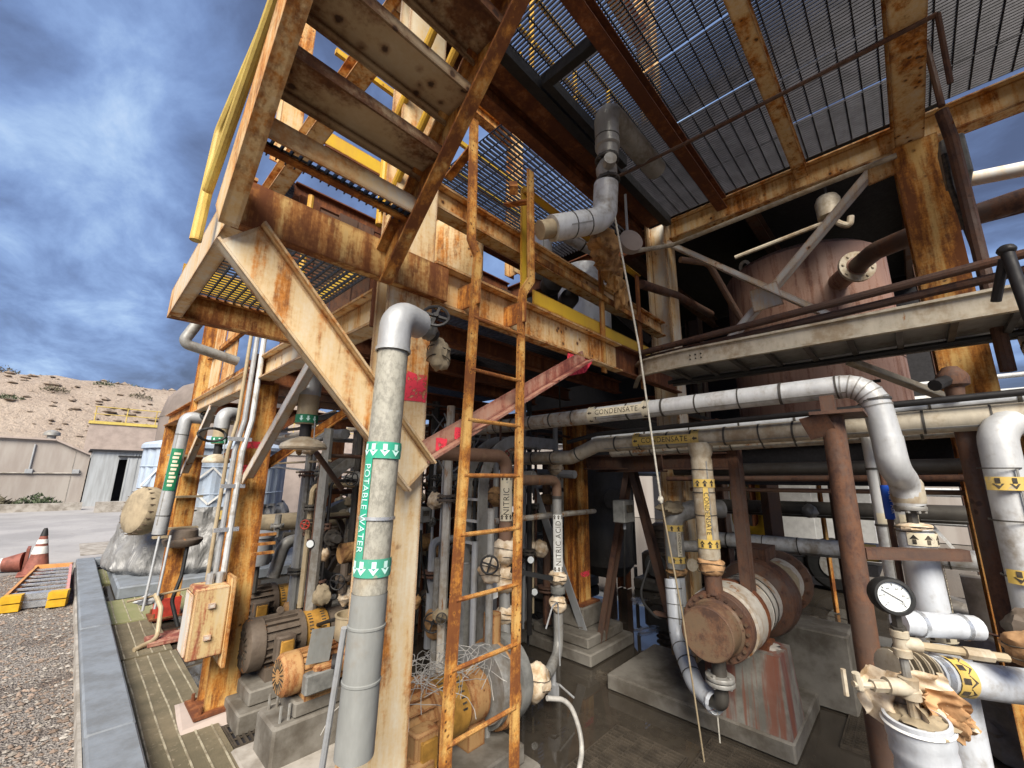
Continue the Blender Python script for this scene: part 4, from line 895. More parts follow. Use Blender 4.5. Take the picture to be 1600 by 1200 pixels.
# rope
R = thing('hanging_rope', 'thin pale rope slanting from the elbow pipe down to the wet floor', 'rope', (3.0, 1.22, 0)); part('rope_strand', MB().tube([(2.30, 1.26, 3.62), (2.50, 1.22, 2.6), (2.62, 1.19, 1.60)], .0065, 6), 'rope', R)
part('rope_strand', MB().tube([(2.62, 1.19, 1.60), (2.80, 1.18, .9), (3.02, 1.20, .0)], .0055, 6), 'pipe_tan', R); part('knot', MB().blob((2.62, 1.19, 1.60), .016, .016, .025, 3), 'rope', R)

# --- tank and its fittings
TK = thing('brown_tank', 'big rust-brown cylindrical tank behind the white cross brace', 'tank', (6.25, .86, 1.9))
tx, ty, tr = 6.25, .74, .86
part('shell', MB().lathe((tx, ty, 1.75), (0, 0, 1), [(tr, 0), (tr, 2.60), (tr * .9, 2.68), (0.01, 2.80)], 48), 'tank_brown', TK)
part('weld_seam', MB().lathe((tx, ty, 3.05), (0, 0, 1), [(tr, -.01), (tr + .006, 0), (tr, .01)], 48, False), 'steel_brown', TK)
mb = MB(); mb.sweep([(tx - .62 + .0, ty + .48 + .05 * math.cos(t), 4.42 + .07 * math.sin(t)) for t in [2 * PI * k / 14 for k in range(14)]], circ(.022, 6), closed=True); part('lifting_lug', mb, 'clad_cream', TK)
nz = part('nozzle', MB().tube([(5.60, .36, 3.86), (5.2, .12, 3.86)], .10, 18), 'tank_brown', TK); mb = MB(); flange_mb(mb, (5.22, .13, 3.86), (-.85, -.5, 0), .165, .035, 8, .13, .014); part('nozzle_flange', mb, 'clad_cream', nz)
pipe('tank_pipe', 'brown pipe bending away from the tank flange toward the orange column', 'pipe', [(5.20, .12, 3.86), (4.95, -.03, 3.86), (4.8, -.25, 3.84), (4.85, -1.4, 3.95)], .085, 'steel_brown', .18)
FV = thing('float_switch', 'pale pot-shaped float valve hanging from the dark roof by the brace', 'valve', (5, .25, 4.3)); part('pot', MB().lathe((5.0, .26, 4.38), (0, 0, 1), [(.07, -.02), (.105, .0), (.11, .18), (.09, .23), (.02, .25)], 18), 'clad_cream', FV)
part('stem', MB().tube([(5.0, .26, 4.6), (5.0, .26, 4.9)], .012, 6), 'clad_dark', FV); part('siphon', MB().tube([(5.0, .26, 4.36), (4.97, .18, 4.25), (4.97, .12, 4.20), (4.97, .10, 4.30)], .03, 10, .05), 'clad_cream', FV); part('side_pipe', MB().tube([(4.98, .30, 4.33), (4.9, 1.15, 4.22)], .024, 8), 'clad_cream', FV)
pipe('white_diagonal_pipe', 'pale slanting strut at the right beyond the orange column', 'strut', [(5.0, -.50, 4.34), (5.0, -2.2, 4.0)], .06, 'steel_white')
pipe('brown_diagonal_pipe', 'brown pipe slanting below the pale strut at the right edge', 'pipe', [(5.0, -.45, 3.93), (5.0, -2.2, 3.9)], .055, 'steel_brown')

# --- handrail pipes and cable tray
H = thing('pipe_railing', 'pair of brown pipes running above the cable tray', 'railing', (3.4, .5, 2.9))
part('pipe_run', MB().tube([(3.30, 1.62, 2.80), (3.30, -1.2, 2.95)], .026, 10), 'steel_brown', H); part('pipe_run', MB().tube([(3.36, 1.62, 2.76), (3.36, -1.2, 2.87)], .026, 10), 'steel_brown', H)
part('support', MB().bar((3.42, -.22, 2.62), (3.42, -.22, 2.97), .05, .03), 'steel_brown', H)
EP = pipe('elbow_post', 'dark pipe post with a short prop at the right edge in front of the tray', 'post', [(2.40, -.42, 1.9), (2.40, -.385, 2.62)], .020, 'black_steel'); part('cap', MB().blob((2.40, -.385, 2.63), .028, .028, .022, 1, .05), 'black_steel', EP); part('prop', MB().cyl((2.41, -.375, 2.60), (2.50, -.34, 2.46), .016, 10), 'black_steel', EP)
TR = thing('cable_tray', 'pale ladder-type cable tray crossing toward the right edge', 'tray', (3.3, .4, 2.6))
part('side_rail', MB().sweep(fillet([(3.55, 1.78, 2.62), (3.18, 1.55, 2.63), (3.15, 1.2, 2.64), (3.15, -1.2, 2.64)], .2, 6), [(-.005, -.07), (.030, -.07), (.030, -.055), (.005, -.055), (.005, .055), (.030, .055), (.030, .07), (-.005, .07)], (0, 0, 1)), 'clad_cream', TR)
part('side_rail', MB().sweep([(3.72, 1.5, 2.62), (3.72, -1.2, 2.62)], [(-.030, -.06), (.005, -.06), (.005, .06), (-.030, .06)], (0, 0, 1)), 'clad_dark', TR)
for k in range(11): part('rung', MB().bar((3.16, 1.30 - k * .225, 2.588), (3.71, 1.30 - k * .225, 2.578), .032, .022), 'clad_dark', TR)
part('tray_liner', MB().box(3.20, 3.68, -1.2, 1.45, 2.612, 2.622), 'clad_grey', TR)
part('cable', MB().tube([(3.35, 1.5, 2.64), (3.35, -1.2, 2.64)], .014, 8), 'rubber', TR); part('cable', MB().tube([(3.62, 1.5, 2.575), (3.62, .4, 2.56), (3.62, -1.2, 2.575)], .02, 8), 'rubber', TR)
for dy in (0, .04, .08): 
    for dz in (-.012, .018): part('splice_bolt', MB().lathe((3.141, 1.12 - dy, 2.635 + dz), (-1, 0, 0), [(.006, 0), (.006, .008)], 6), 'ink', TR)
part('tray_strut', MB().beam(AN(.07, .07, .008), (3.72, .25, 2.54), (4.15, -.32, 2.20)), 'clad_cream', TR)

# --- CONDENSATE pipes
def cond_label(P, c, ax, n, r, L, size, arrow, vertical=False, mat='label_yellow', txt='CONDENSATE', hw=.030):
    wband(c, ax, n, r, -L / 2, L / 2, -hw, hw, mat, P); wtext(txt, size, c, ax, n, r, 'ink', P)
    for s_ in (-1, 1):
        x = s_ * (L / 2 + .028); hh = min(PI * .40 * r * 2, .1)
        wband(c, ax, n, r, x - .027, x + .027, -hh * .8, hh * .8, mat, P); warrows(c, ax, n, r, x, .036, (-.05 * hh / .08, 0, .05 * hh / .08), arrow, 'ink', P)
P5 = pipe('condensate_pipe', 'upper white CONDENSATE pipe that elbows down near the brown post', 'pipe', [(2.80, 3.6, 2.19), (2.80, .10, 2.23), (2.80, .075, 1.93)], .062, 'clad_white', .13, .26, loc=(2.8, .1, 1.2))
part('stained_section', MB().tube([(2.80, 3.6, 2.19), (2.80, 1.72, 2.2085)], .0635, 16), 'clad_rusty', P5)
part('lower_elbow', MB().tube([(2.80, .075, 1.95), (2.80, .07, 1.80), (2.98, .045, 1.735), (3.0, .04, 1.62)], .064, 18, .09, 8), 'clad_white', P5)
part('neck', MB().tube([(3.0, .04, 1.66), (3.0, .04, 1.40)], .024, 10), 'clad_dark', P5); mb = MB(); flange_mb(mb, (3.0, .04, 1.60), (0, 0, 1), .065, .02, 8); part('flange', mb, 'clad_grey', P5)
part('collar', MB().lathe((3.0, .04, 1.625), (0, 0, 1), [(.066, 0), (.070, .02), (.068, .10), (.06, .12)], 18), 'clad_cream', P5)
cond_label(P5, (2.80, 1.55, 2.213), (0, -1, 0), (-1, 0, .1), .0635, .40, .052, -1, mat='label_cream')
V5 = pipe('condensate_drop', 'short white vertical pipe with yellow arrow bands behind the gauge', 'pipe', [(3.0, .04, 1.50), (3.0, .03, 1.02)], .072, 'clad_clean', loc=(3, .03, 1))
wrap(V5, (3.0, .04, 1.50), .075, .075, .03, 6)
for z in (1.455, 1.03): wband((3.0, .035, z), (0, 0, 1), NC, .072, -.03, .03, -.10, .10, 'label_cream', V5); warrows((3.0, .035, z), (0, 0, 1), NC, .072, 0, .045, (-.075, -.025, .025, .075), 1, 'ink', V5)
wband((3.0, .035, 1.24), (0, 0, 1), (-.5, -1, 0), .072, -.16, .16, -.04, -.015, 'label_cream', V5); wtext('CONDENSATE', .030, (3.0, .035, 1.24), (0, 0, -1), (-.25, -1, 0), .072, 'ink', V5)
P6 = pipe('condensate_pipe', 'lower stained CONDENSATE pipe with a tee feeding the heat exchanger', 'pipe', [(3.1, 3.3, 1.90), (3.1, 2.22, 1.90), (3.1, 1.95, 2.0), (3.1, -.9, 2.06)], .062, 'clad_cream', .12, .21, loc=(3.1, 1.1, 1.2))
cond_label(P6, (3.1, 1.33, 2.015), (0, -1, 0), (-1, 0, -.05), .062, .40, .052, -1)
part('tee_branch', MB().lathe((3.1, 1.09, 1.20), (0, 0, 1), [(.068, 0), (.070, .02), (.070, .66), (.066, .68), (.078, .71), (.085, .78)], 24), 'clad_cream', P6)
bt = (3.1, 1.09, 1.50); bands(P6, [(3.1, 1.09, 1.22), (3.1, 1.09, 1.95)], .070, .165, 'clad_dark', .006, .1)
wband(bt, (0, 0, 1), (-.95, -.5, 0), .070, -.17, .17, -.016, .016, 'label_yellow', P6); wtext('CONDENSATE', .040, bt, (0, 0, -1), (-.95, -.5, 0), .070, 'ink', P6)
for z in (-.20, .20): wband(bt, (0, 0, 1), NC, .070, z - .028, z + .028, -.09, .11, 'label_yellow', P6); warrows(bt, (0, 0, 1), NC, .070, z, .045, (-.06, -.015, .03, .075), 1, 'ink', P6)
wrap(P6, (3.1, 1.085, 1.15), .085, .085, .075, 21, 'cloth_orange', 'cloth_wrap')
P7 = pipe('branch_line', 'grey clad pipe running just behind the lower CONDENSATE pipe', 'pipe', [(3.35, 1.95, 1.96), (3.35, -.9, 2.05)], .055, 'clad_rusty', .1, .2)
P7b = pipe('silver_line', 'thin bright pipe above the lower CONDENSATE pipe', 'pipe', [(3.2, 2.05, 2.06), (3.2, -1.0, 2.17)], .03, 'clad_clean', .1, .35)
pipe('dark_line', 'thin dark pipe between the two CONDENSATE pipes', 'pipe', [(3.02, 2.2, 2.03), (3.02, 1.9, 2.085), (3.02, -1.0, 2.165)], .018, 'black_steel', .1)
P8 = pipe('condensate_riser', 'fat pale CONDENSATE riser with down arrows at the right edge', 'pipe', [(3.30, -.60, 2.02), (3.03, -.31, 2.02), (3.0, -.29, .55)], .068, 'clad_white', .11, loc=(3, -.31, .5))
bt = (3.0, -.29, 1.50); bands(P8, [(3.0, -.29, 1.90), (3.0, -.29, .6)], .068, .23, 'clad_dark', .007, .1)
for z in (-.17, .23): wband(bt, (0, 0, 1), (-.62, -.78, 0), .068, z - .03, z + .03, -.12, .12, 'label_yellow', P8); warrows(bt, (0, 0, 1), (-.62, -.78, 0), .068, z, .05, (-.07, -.02, .03, .08), -1, 'ink', P8)
wband(bt, (0, 0, 1), (-.62, -.78, 0), .068, -.14, .2, -.065, -.025, 'label_cream', P8); wtext('CONDENSATE', .046, bt + V((0, 0, .03)) if isinstance(bt, V) else (bt[0], bt[1], bt[2] + .03), (0, 0, -1), onpipe((0, 0, 0), (0, 0, 1), (-.62, -.78, 0), .068, 0)(0, -.045), .068, 'ink', P8)
P9 = pipe('thin_riser', 'thin pale riser pipe left of the blue-labelled rod', 'pipe', [(3.3, .175, 2.0), (3.3, .175, .85)], .032, 'clad_white', .05, .3); wband((3.3, .175, 1.52), (0, 0, 1), NC, .032, -.03, .03, -.045, .045, 'label_cream', P9); warrows((3.3, .175, 1.52), (0, 0, 1), NC, .032, 0, .045, (-.008,), 1, 'ink', P9)
P10 = pipe('condensate_riser', 'middle white riser lettered CONDENSATE right of the blue-labelled rod', 'pipe', [(3.3, .07, 2.0), (3.3, .07, .85)], .050, 'clad_white', .05, .35)
wband((3.3, .07, 1.27), (0, 0, 1), NC, .050, -.2, .2, -.03, .0, 'label_cream', P10); wtext('CONDENSATE', .044, (3.3, .07, 1.27), (0, 0, -1), onpipe((0, 0, 0), (0, 0, 1), NC, .05, 0)(0, -.015), .050, 'ink', P10)
for z in (1.52, 1.02): wband((3.3, .07, z), (0, 0, 1), NC, .050, -.03, .03, -.07, .07, 'label_cream', P10); warrows((3.3, .07, z), (0, 0, 1), NC, .050, 0, .045, (-.03, .03), 1, 'ink', P10)
IA = pipe('instrument_air_line', 'thin brown line with a blue INST AIR label between white risers', 'pipe', [(3.12, .13, 2.05), (3.12, .13, .80)], .014, 'steel_brown', .05, loc=(3.12, .13, .8))
wband((3.12, .13, 1.62), (0, 0, 1), NC, .019, -.085, .085, -.03, .03, 'label_blue', IA); wtext('INST AIR', .028, (3.12, .13, 1.62), (0, 0, -1), NC, .020, 'label_white', IA); part('label_sleeve', MB().cyl((3.12, .13, 1.53), (3.12, .13, 1.71), .0195, 12), 'label_blue', IA)
P11 = pipe('crossing_pipe', 'white stained pipe crossing low behind the heat exchanger', 'pipe', [(5.0, 1.75, 1.07), (5.0, -.62, 1.13)], .078, 'clad_white', .1, .33)
wband((5.0, .45, 1.10), (0, -1, 0), (-1, 0, .1), .078, -.12, .12, -.08, .08, 'label_yellow', P11); warrows((5.0, .45, 1.10), (0, -1, 0), (-1, 0, .1), .078, 0, .07, (-.04, .04), 1, 'ink', P11)
P12 = pipe('crossing_pipe', 'dark grey pipe crossing higher behind the brown post', 'pipe', [(5.5, 1.9, 1.39), (5.5, -.5, 1.44)], .082, 'clad_dark', .1, .3)
for y in (1.25, .85): part('pipe_clamp', MB().blob((5.42, y, 1.40), .06, .07, .07, int(y * 9)), 'clad_grey', P12)
P13 = thing('nitric_pipe', 'brown pipe with a white NITRIC ACID label dropping to the pump nozzle', 'pipe', (3, 2.3, .4))
part('pipe_body', MB().tube([(2.4, 2.30, 1.70), (2.98, 2.30, 1.70), (2.98, 2.30, 1.55)], .042, 16, .10), 'pipe_brown', P13); part('pipe_body', MB().tube([(2.98, 2.30, 1.56), (2.98, 2.30, .34), (2.70, 2.17, .32), (2.40, 2.06, .36)], .040, 16, .12), 'clad_grey', P13)
part('coupling', MB().cyl((2.98, 2.3, 1.54), (2.98, 2.3, 1.565), .046, 16), 'clad_dark', P13)
bt = (2.98, 2.30, 1.18); wband(bt, (0, 0, 1), NC, .042, -.23, .23, -.045, .045, 'label_white', P13); wtext('NITRIC ACID', .058, bt, (0, 0, 1), NC, .042, 'ink', P13)
for z, s_ in ((.21, 1), (-.21, -1)): warrows(bt, (0, 0, 1), NC, .042, z, .035, (-.03, 0, .03), s_, 'ink', P13)
wrap(P13, (2.98, 2.30, .90), .075, .075, .065, 31); wrap(P13, (2.98, 2.30, .70), .072, .072, .07, 32); part('union', MB().cyl((2.98, 2.3, .78), (2.98, 2.3, .83), .062, 16), 'motor_grey', P13)
wrap(P13, (2.42, 2.07, .37), .11, .10, .11, 33)
dv = part('drain_valve', MB().cyl((2.78, 2.2, .30), (2.78, 2.2, .10), .022, 10).box(2.75, 2.81, 2.17, 2.23, .12, .20).tube([(2.80, 2.16, .20), (2.90, 2.10, .10)], .008, 6), 'galv', P13)
part('tracer_tube', MB().tube([(2.45, 2.0, .70), (2.55, 2.02, .82), (2.72, 2.1, .80), (2.76, 2.12, .35)], .006, 6, .06), 'galv', P13)
P14 = thing('nitric_pipe', 'brown NITRIC pipe seen between the ladder rails above a taped valve', 'pipe', (2.3, 2.25, 1))
part('pipe_body', MB().tube([(1.2, 2.25, 1.88), (2.29, 2.25, 1.88), (2.29, 2.25, 1.25)], .048, 16, .10), 'pipe_brown', P14)
bt = (2.29, 2.25, 1.58); wband(bt, (0, 0, 1), NC, .048, -.17, .17, -.048, .048, 'label_cream', P14); wtext('NITRIC', .058, (2.29, 2.25, 1.55), (0, 0, 1), NC, .048, 'ink', P14)
for z in (.14, -.14): warrows(bt, (0, 0, 1), NC, .048, z, .035, (-.03, 0, .03), 1, 'ink', P14)
wrap(P14, (2.29, 2.25, 1.19), .10, .10, .10, 41); wrap(P14, (2.29, 2.25, 1.0), .105, .10, .09, 42); wrap(P14, (2.27, 2.22, .78), .07, .07, .06, 43); wrap(P14, (2.25, 2.20, .56), .075, .07, .06, 44, 'label_white')
part('valve_lever', MB().bar((2.20, 2.10, 1.10), (2.50, 1.98, 1.02), .03, .03), 'rubber', P14); part('pipe_body', MB().cyl((2.28, 2.24, .95), (2.25, 2.2, .55), .040, 14), 'clad_grey', P14)
part('tag', MB().bar((2.03, 2.10, 1.05), (2.04, 2.10, .95), .07, .003, (0, 1, 0)), 'label_white', P14)
for i, (dx, dy) in enumerate(((0, 0), (.12, -.02))):
    pipe('grey_conduit', ('pale blue-grey conduit left' if i == 0 else 'pale blue-grey conduit right') + ' of the pair behind the ladder', 'conduit', [(1.95 + dx, 2.2 + dy, 1.3), (1.95 + dx, 2.2 + dy, .05)], .021, 'galv', n=10)
solo('grey_stand', MB().beam(CH(.05, .12, .008), (2.0, 2.28, .02), (2.0, 2.28, 1.15), (1, 0, 0)), 'motor_grey', 'grey channel post behind the pair of pale conduits', 'post')

# --- curved grey cable trays under the mezzanine
def arc_tray(label, cx, cz, y, rad, z0, xe, wd, ta=0):
    T = thing('curved_tray', label, 'tray', (cx - rad, y, z0))
    pts = [(cx - rad, z0), (cx - rad, cz)] + [(cx - rad * math.cos(t), cz + rad * math.sin(t)) for t in [PI / 2 * k / 8 for k in range(1, 9)]] + [(xe, cz + rad)]
    for s_ in (0, 1):
        part('side_rail', MB().sweep([(x, y + s_ * wd, z) for x, z in pts], [(-.006, -.05), (.006, -.05), (.006, .05), (-.006, .05)], (1, 0, 0) if 1 else None), 'clad_grey', T)
    for k in range(6): z = z0 + .12 + k * .2; 
    z = z0 + .1
    while z < cz: part('rung', MB().bar((cx - rad, y + .006, z), (cx - rad, y + wd - .006, z), .03, .02), 'clad_white', T); z += .17
    part('cable', MB().tube([(x + .02, y + wd * .6, z) for x, z in pts], .013, 8), 'rubber', T)
arc_tray('grey cable tray curving over behind the ladder', 2.75, 1.62, 2.55, .42, .25, 3.3, .20)
arc_tray('grey cable tray arching over behind the water pipe', 2.15, 1.42, 4.1, .48, .55, 2.9, .22)

# --- foreground right gauge assembly
GA = thing('pressure_gauge', 'black round pressure gauge with white dial on a brass stem', 'gauge', (2.07, .11, 1.1))
gc = V((2.03, .115, 1.35)); gd = V((-.90, -.42, .10)).normalized()
part('case', MB().lathe(gc - gd * .05, gd, [(.040, 0), (.055, .004), (.060, .02), (.060, .062), (.056, .070), (.048, .071), (.046, .062)], 36, False), 'rubber', GA)
part('dial', MB().lathe(gc + gd * .0105, gd, [(.048, 0), (.0, .0004)], 32, False), 'glass_white', GA)
e1, e2 = perp(gd)
for k in range(25):
    t = math.radians(-45 + 270 * k / 24); big = k % 4 == 0; q = lambda rr_: gc + gd * .0125 + (e1 * math.cos(t) + e2 * math.sin(t)) * rr_
    if big: part('dial_tick', MB().bar(q(.034), q(.042), .0018, .0008, gd), 'ink', GA, 0)
part('needle', MB().bar(gc + gd * .014 + (e1 * -.024 + e2 * -.014), gc + gd * .014 + (e1 * .032 + e2 * .021), .0024, .001, gd), 'ink', GA)
for k, tx_ in enumerate(('0', '20', '40', '60', '80', '100')):
    t = math.radians(225 - 54 * k); vs_, fs_ = text_mesh(tx_, .0095); p0 = gc + gd * .0128 + (-e1 * -math.cos(t) + e2 * math.sin(t)) * .028
    rgt = gd.cross(V((0, 0, 1))) * -1; rgt = V((0, 0, 1)).cross(gd).normalized(); upv = gd.cross(rgt).normalized(); p0 = gc + gd * .0128 + (rgt * math.cos(t) + upv * math.sin(t)) * .028
    part('dial_number', MB().add([p0 + rgt * x + upv * y for x, y, z in vs_], fs_), 'ink', GA, 0)
part('socket', MB().cyl((2.055, .115, 1.298), (2.065, .115, 1.25), .016, 6).cyl((2.065, .115, 1.25), (2.07, .115, 1.235), .022, 6), 'clad_dark', GA)
TE = thing('gauge_manifold', 'pale threaded tee fittings stacked under the pressure gauge', 'fitting', (2.1, .11, 1.0))
part('tee', MB().lathe((2.07, .115, 1.15), (0, 0, 1), [(.020, 0), (.026, .004), (.026, .026), (.022, .03), (.022, .06), (.026, .064), (.026, .084), (.018, .088)], 14).cyl((2.07, .115, 1.195), (2.10, .07, 1.19), .023, 12), 'clad_cream', TE)
part('nipple', MB().cyl((2.075, .115, 1.09), (2.07, .115, 1.15), .013, 10), 'clad_grey', TE)
part('cross_fitting', MB().lathe((2.08, .113, 1.02), (0, 0, 1), [(.02, 0), (.028, .004), (.028, .03), (.024, .034), (.028, .066), (.020, .07)], 14).cyl((2.08, .113, 1.055), (2.03, .17, 1.06), .026, 12).cyl((2.04, .16, 1.058), (1.995, .205, 1.06), .019, 6), 'clad_cream', TE)
part('bleed_cock', MB().cyl((2.0, .2, 1.06), (1.95, .25, 1.065), .010, 8).cyl((1.965, .235, 1.05), (1.955, .240, 1.10), .012, 8).cyl((1.93, .27, 1.03), (1.93, .27, 1.11), .008, 6), 'clad_cream', TE)
part('nipple', MB().cyl((2.09, .112, .96), (2.08, .113, 1.025), .016, 10), 'clad_cream', TE)
part('side_pipe', MB().tube([(2.09, .09, 1.19), (2.30, -.14, 1.155)], .014, 10), 'pipe_tan', TE); part('union', MB().cyl((2.20, -.035, 1.17), (2.26, -.10, 1.16), .020, 8), 'clad_cream', TE)
BP = thing('wrapped_riser', 'fat white fabric-wrapped pipe rising from the floor under the gauge', 'pipe', (2.14, .1, .2))
prof = [(.088, 0)] + [(.086 + .0035 * math.sin(k * 1.9) + .003 * math.sin(k * .7), .02 + k * .0185) for k in range(32)] + [(.090, .62), (.089, .635), (.080, .637), (.076, .56)]
part('cover', MB().lathe((2.17, .09, .33), V((-.10, .035, 1)), prof, 28, False), 'clad_clean', BP); part('packing', MB().blob((2.112, .108, .945), .075, .075, .035, 88, .3, 18, 12, 4), 'boot_brown', BP, 50)
for k in range(14): part('zip_tooth', MB().box(-.004, .004, -.003, .003, -.003, .003) if 0 else MB().blob(V((2.17, .09, .33)) + V((-.10, .035, 1)).normalized() * (.12 + k * .028) + V((-.080, -.040, 0)), .007, .007, .006, k), 'clad_grey', BP)
part('hem', MB().lathe(V((2.17, .09, .33)) + V((-.10, .035, 1)).normalized() * .61, V((-.10, .035, 1)), [(.091, 0), (.097, .006), (.091, .012)], 28, False), 'white_paint', BP)
CO = thing('torn_wrapping', 'torn tan cloth wrapping hanging round the fittings below the gauge', 'cloth', (2.2, .1, .9))
def drape(c, u, v_, seed, mat, par, n=22):
    c = V(c); u = V(u); v_ = V(v_); w_ = u.cross(v_).normalized(); vs = []; o = V((seed, seed * .7, 0))
    for j in range(n + 1):
        for i in range(n + 1):
            a_, b_ = i / n - .5, j / n - .5; fold = .045 * math.sin(a_ * 15 + 3 * mnoise.noise(V((a_ * 3, b_ * 3, 0)) + o)) * (.4 + b_ + .5) * .5; k = .030 * mnoise.noise(V((a_ * 5, b_ * 5, 2)) + o)
            e = 1 + .10 * mnoise.noise(V((i * .22, 0, seed))) * (b_ + .5); vs.append(c + u * a_ * (1.15 - .4 * abs(b_)) + v_ * b_ * e + w_ * (fold + k - .22 * a_ * a_))
    mb = MB(); mb.add(vs, [(j * (n + 1) + i, j * (n + 1) + i + 1, (j + 1) * (n + 1) + i + 1, (j + 1) * (n + 1) + i) for j in range(n) for i in range(n)])
    return part('cloth_folds', mb, mat, par, 70)
drape((2.20, .06, .975), (.10, -.10, .02), (.02, -.04, -.10), 3, 'cloth_orange', CO); part('frayed_end', MB().blob((2.245, .015, .93), .035, .04, .05, 19, .35, 16, 12, 4), 'cloth_orange', CO, 50)
drape((2.13, .16, .99), (-.10, .12, .02), (-.01, .02, -.17), 15, 'tape_wrap', CO); drape((2.19, .10, 1.0), (.16, -.10, 0), (.03, -.02, -.16), 21, 'tape_wrap', CO)
HP = pipe('horizontal_line', 'white horizontal pipe with a yellow flow arrow band at lower right', 'pipe', [(2.36, .06, 1.03), (2.55, -.12, .995), (2.95, -.52, .94)], .060, 'clad_clean', .1, loc=(2.36, .06, 1))
dh = (V((2.55, -.12, .995)) - V((2.36, .06, 1.03))).normalized(); wband(V((2.42, .003, 1.02)), dh, (-.5, -.6, .4), .060, -.035, .035, -.09, .09, 'label_yellow', HP); warrows(V((2.42, .003, 1.02)), dh, (-.5, -.6, .4), .060, 0, .055, (-.06, -.02, .02, .06), 1, 'ink', HP)
part('strap', MB().lathe((2.375, .045, 1.027), dh, [(.060, -.01), (.064, -.01), (.064, .01), (.060, .01)], 20, False), 'bare_alu', HP)
for k in range(9):
    t = k / 8; part('strainer_rib', MB().lathe(V((2.24, .17, 1.055)).lerp(V((2.35, .07, 1.035)), t), dh, [(.055, -.004), (.062 + .006 * (k % 2), -.003), (.062 + .006 * (k % 2), .003), (.055, .004)], 16), 'boot_brown' if k % 2 else 'clad_cream', HP)
UP = pipe('upper_line', 'white upper pipe ending in an orange taped knob at the right', 'pipe', [(2.62, .14, 1.13), (2.85, -.10, 1.11)], .050, 'clad_clean', .1)
for t in (.25, .8): part('strap', MB().lathe(V((2.62, .14, 1.13)).lerp(V((2.85, -.10, 1.11)), t), (.23, -.24, -.02), [(.050, -.008), (.054, -.008), (.054, .008), (.050, .008)], 18, False), 'bare_alu', UP)
wrap(UP, (2.45, -.22, 1.16), .085, .075, .06, 66, 'cloth_orange', 'cloth_wrap')
VS = pipe('vertical_stub', 'short white vertical pipe behind the arrow-banded line', 'pipe', [(2.66, .0, 1.05), (2.66, .0, .4)], .065, 'clad_clean')
# brown pipe post with bracket
BPst = thing('brown_post', 'round brown support post with a plate on top carrying the condensate pipe', 'post', (2.62, .27, 0))
part('shaft', MB().cyl((2.62, .27, 0), (2.60, .26, 2.05), .048, 20), 'steel_brown', BPst); part('cap_plate', MB().box(2.50, 2.80, .13, .34, 2.052, 2.068), 'steel_brown', BPst)
part('saddle', MB().bar((2.72, .28, 2.068), (2.72, .28, 2.17), .08, .06, (0, 1, 0)), 'steel_brown', BPst); part('gusset', MB().bar((2.52, .33, 2.05), (2.58, .30, 1.95), .01, .12, (0, 1, 0)), 'steel_brown', BPst)
part('cross_bar', MB().bar((2.66, .23, 1.40), (2.95, -.12, 1.40), .05, .05), 'steel_brown', BPst)
pipe('brown_upright', 'rusty brown upright pipe at the right edge left of the fat riser', 'pipe', [(3.15, -.22, 2.02), (3.15, -.22, .8)], .040, 'steel_brown')
cv = thing('corroded_valve', 'dark corroded valve with a pale lever at the right edge', 'valve', (3.0, -.28, 1.1)); part('body', MB().blob((2.9, -.27, 1.14), .09, .08, .07, 71, .2).cyl((2.9, -.27, 1.1), (2.9, -.27, .6), .05, 12), 'motor_brown', cv); part('lever', MB().bar((2.82, -.27, 1.2), (2.86, -.30, 1.05), .02, .008), 'bare_alu', cv)
mb = MB(); wheel_mb(mb, (2.6, -.28, .63), (-.2, -.2, .9), .085, .009); hw = solo('floor_handwheel', mb, 'black_steel', 'dark handwheel low at the lower right corner', 'handwheel')
part('stem', MB().cyl((2.6, -.28, .63), (2.63, -.30, .3), .012, 8), 'galv', hw)
sp_ = thing('sheet_panel', 'leaning pale metal sheet on the floor at the lower right', 'panel', (2.7, -.2, .3)); part('sheet', MB().bar((2.45, -.02, .45), (2.85, -.45, .40), .45, .006, (.3, .3, .9)), 'clad_white', sp_)
# brown flanged top fittings on rack
tf = thing('capped_vent', 'brown capped vent fitting on the rack beside the far column', 'fitting', (3.1, -.2, 2.2)); part('cap', MB().lathe((3.15, -.215, 2.17), (0, 0, 1), [(.035, 0), (.04, .05), (.062, .06), (.066, .10), (.06, .12), (.03, .16), (.01, .165)], 16), 'steel_brown', tf); part('outlet', MB().cyl((3.15, -.215, 2.27), (3.02, -.14, 2.22), .03, 10), 'black_steel', tf)
gv_ = thing('gate_valve', 'black gate valve with bar handwheel on the pipe rack', 'valve', (3.9, .2, 2.3)); part('bonnet', MB().lathe((3.9, .17, 2.24), (0, 0, 1), [(.08, 0), (.08, .02), (.05, .04), (.03, .10), (.03, .17)], 12), 'black_steel', gv_); part('handle', MB().bar((3.9, .08, 2.43), (3.9, .26, 2.43), .025, .02), 'black_steel', gv_)

pipe('right_edge_elbow', 'fat dirty-white pipe slanting down at the right edge above the fat riser', 'pipe', [(4.6, -.75, 2.95), (3.75, -.66, 2.62), (3.55, -.66, 2.2)], .11, 'clad_white', .15, .2)
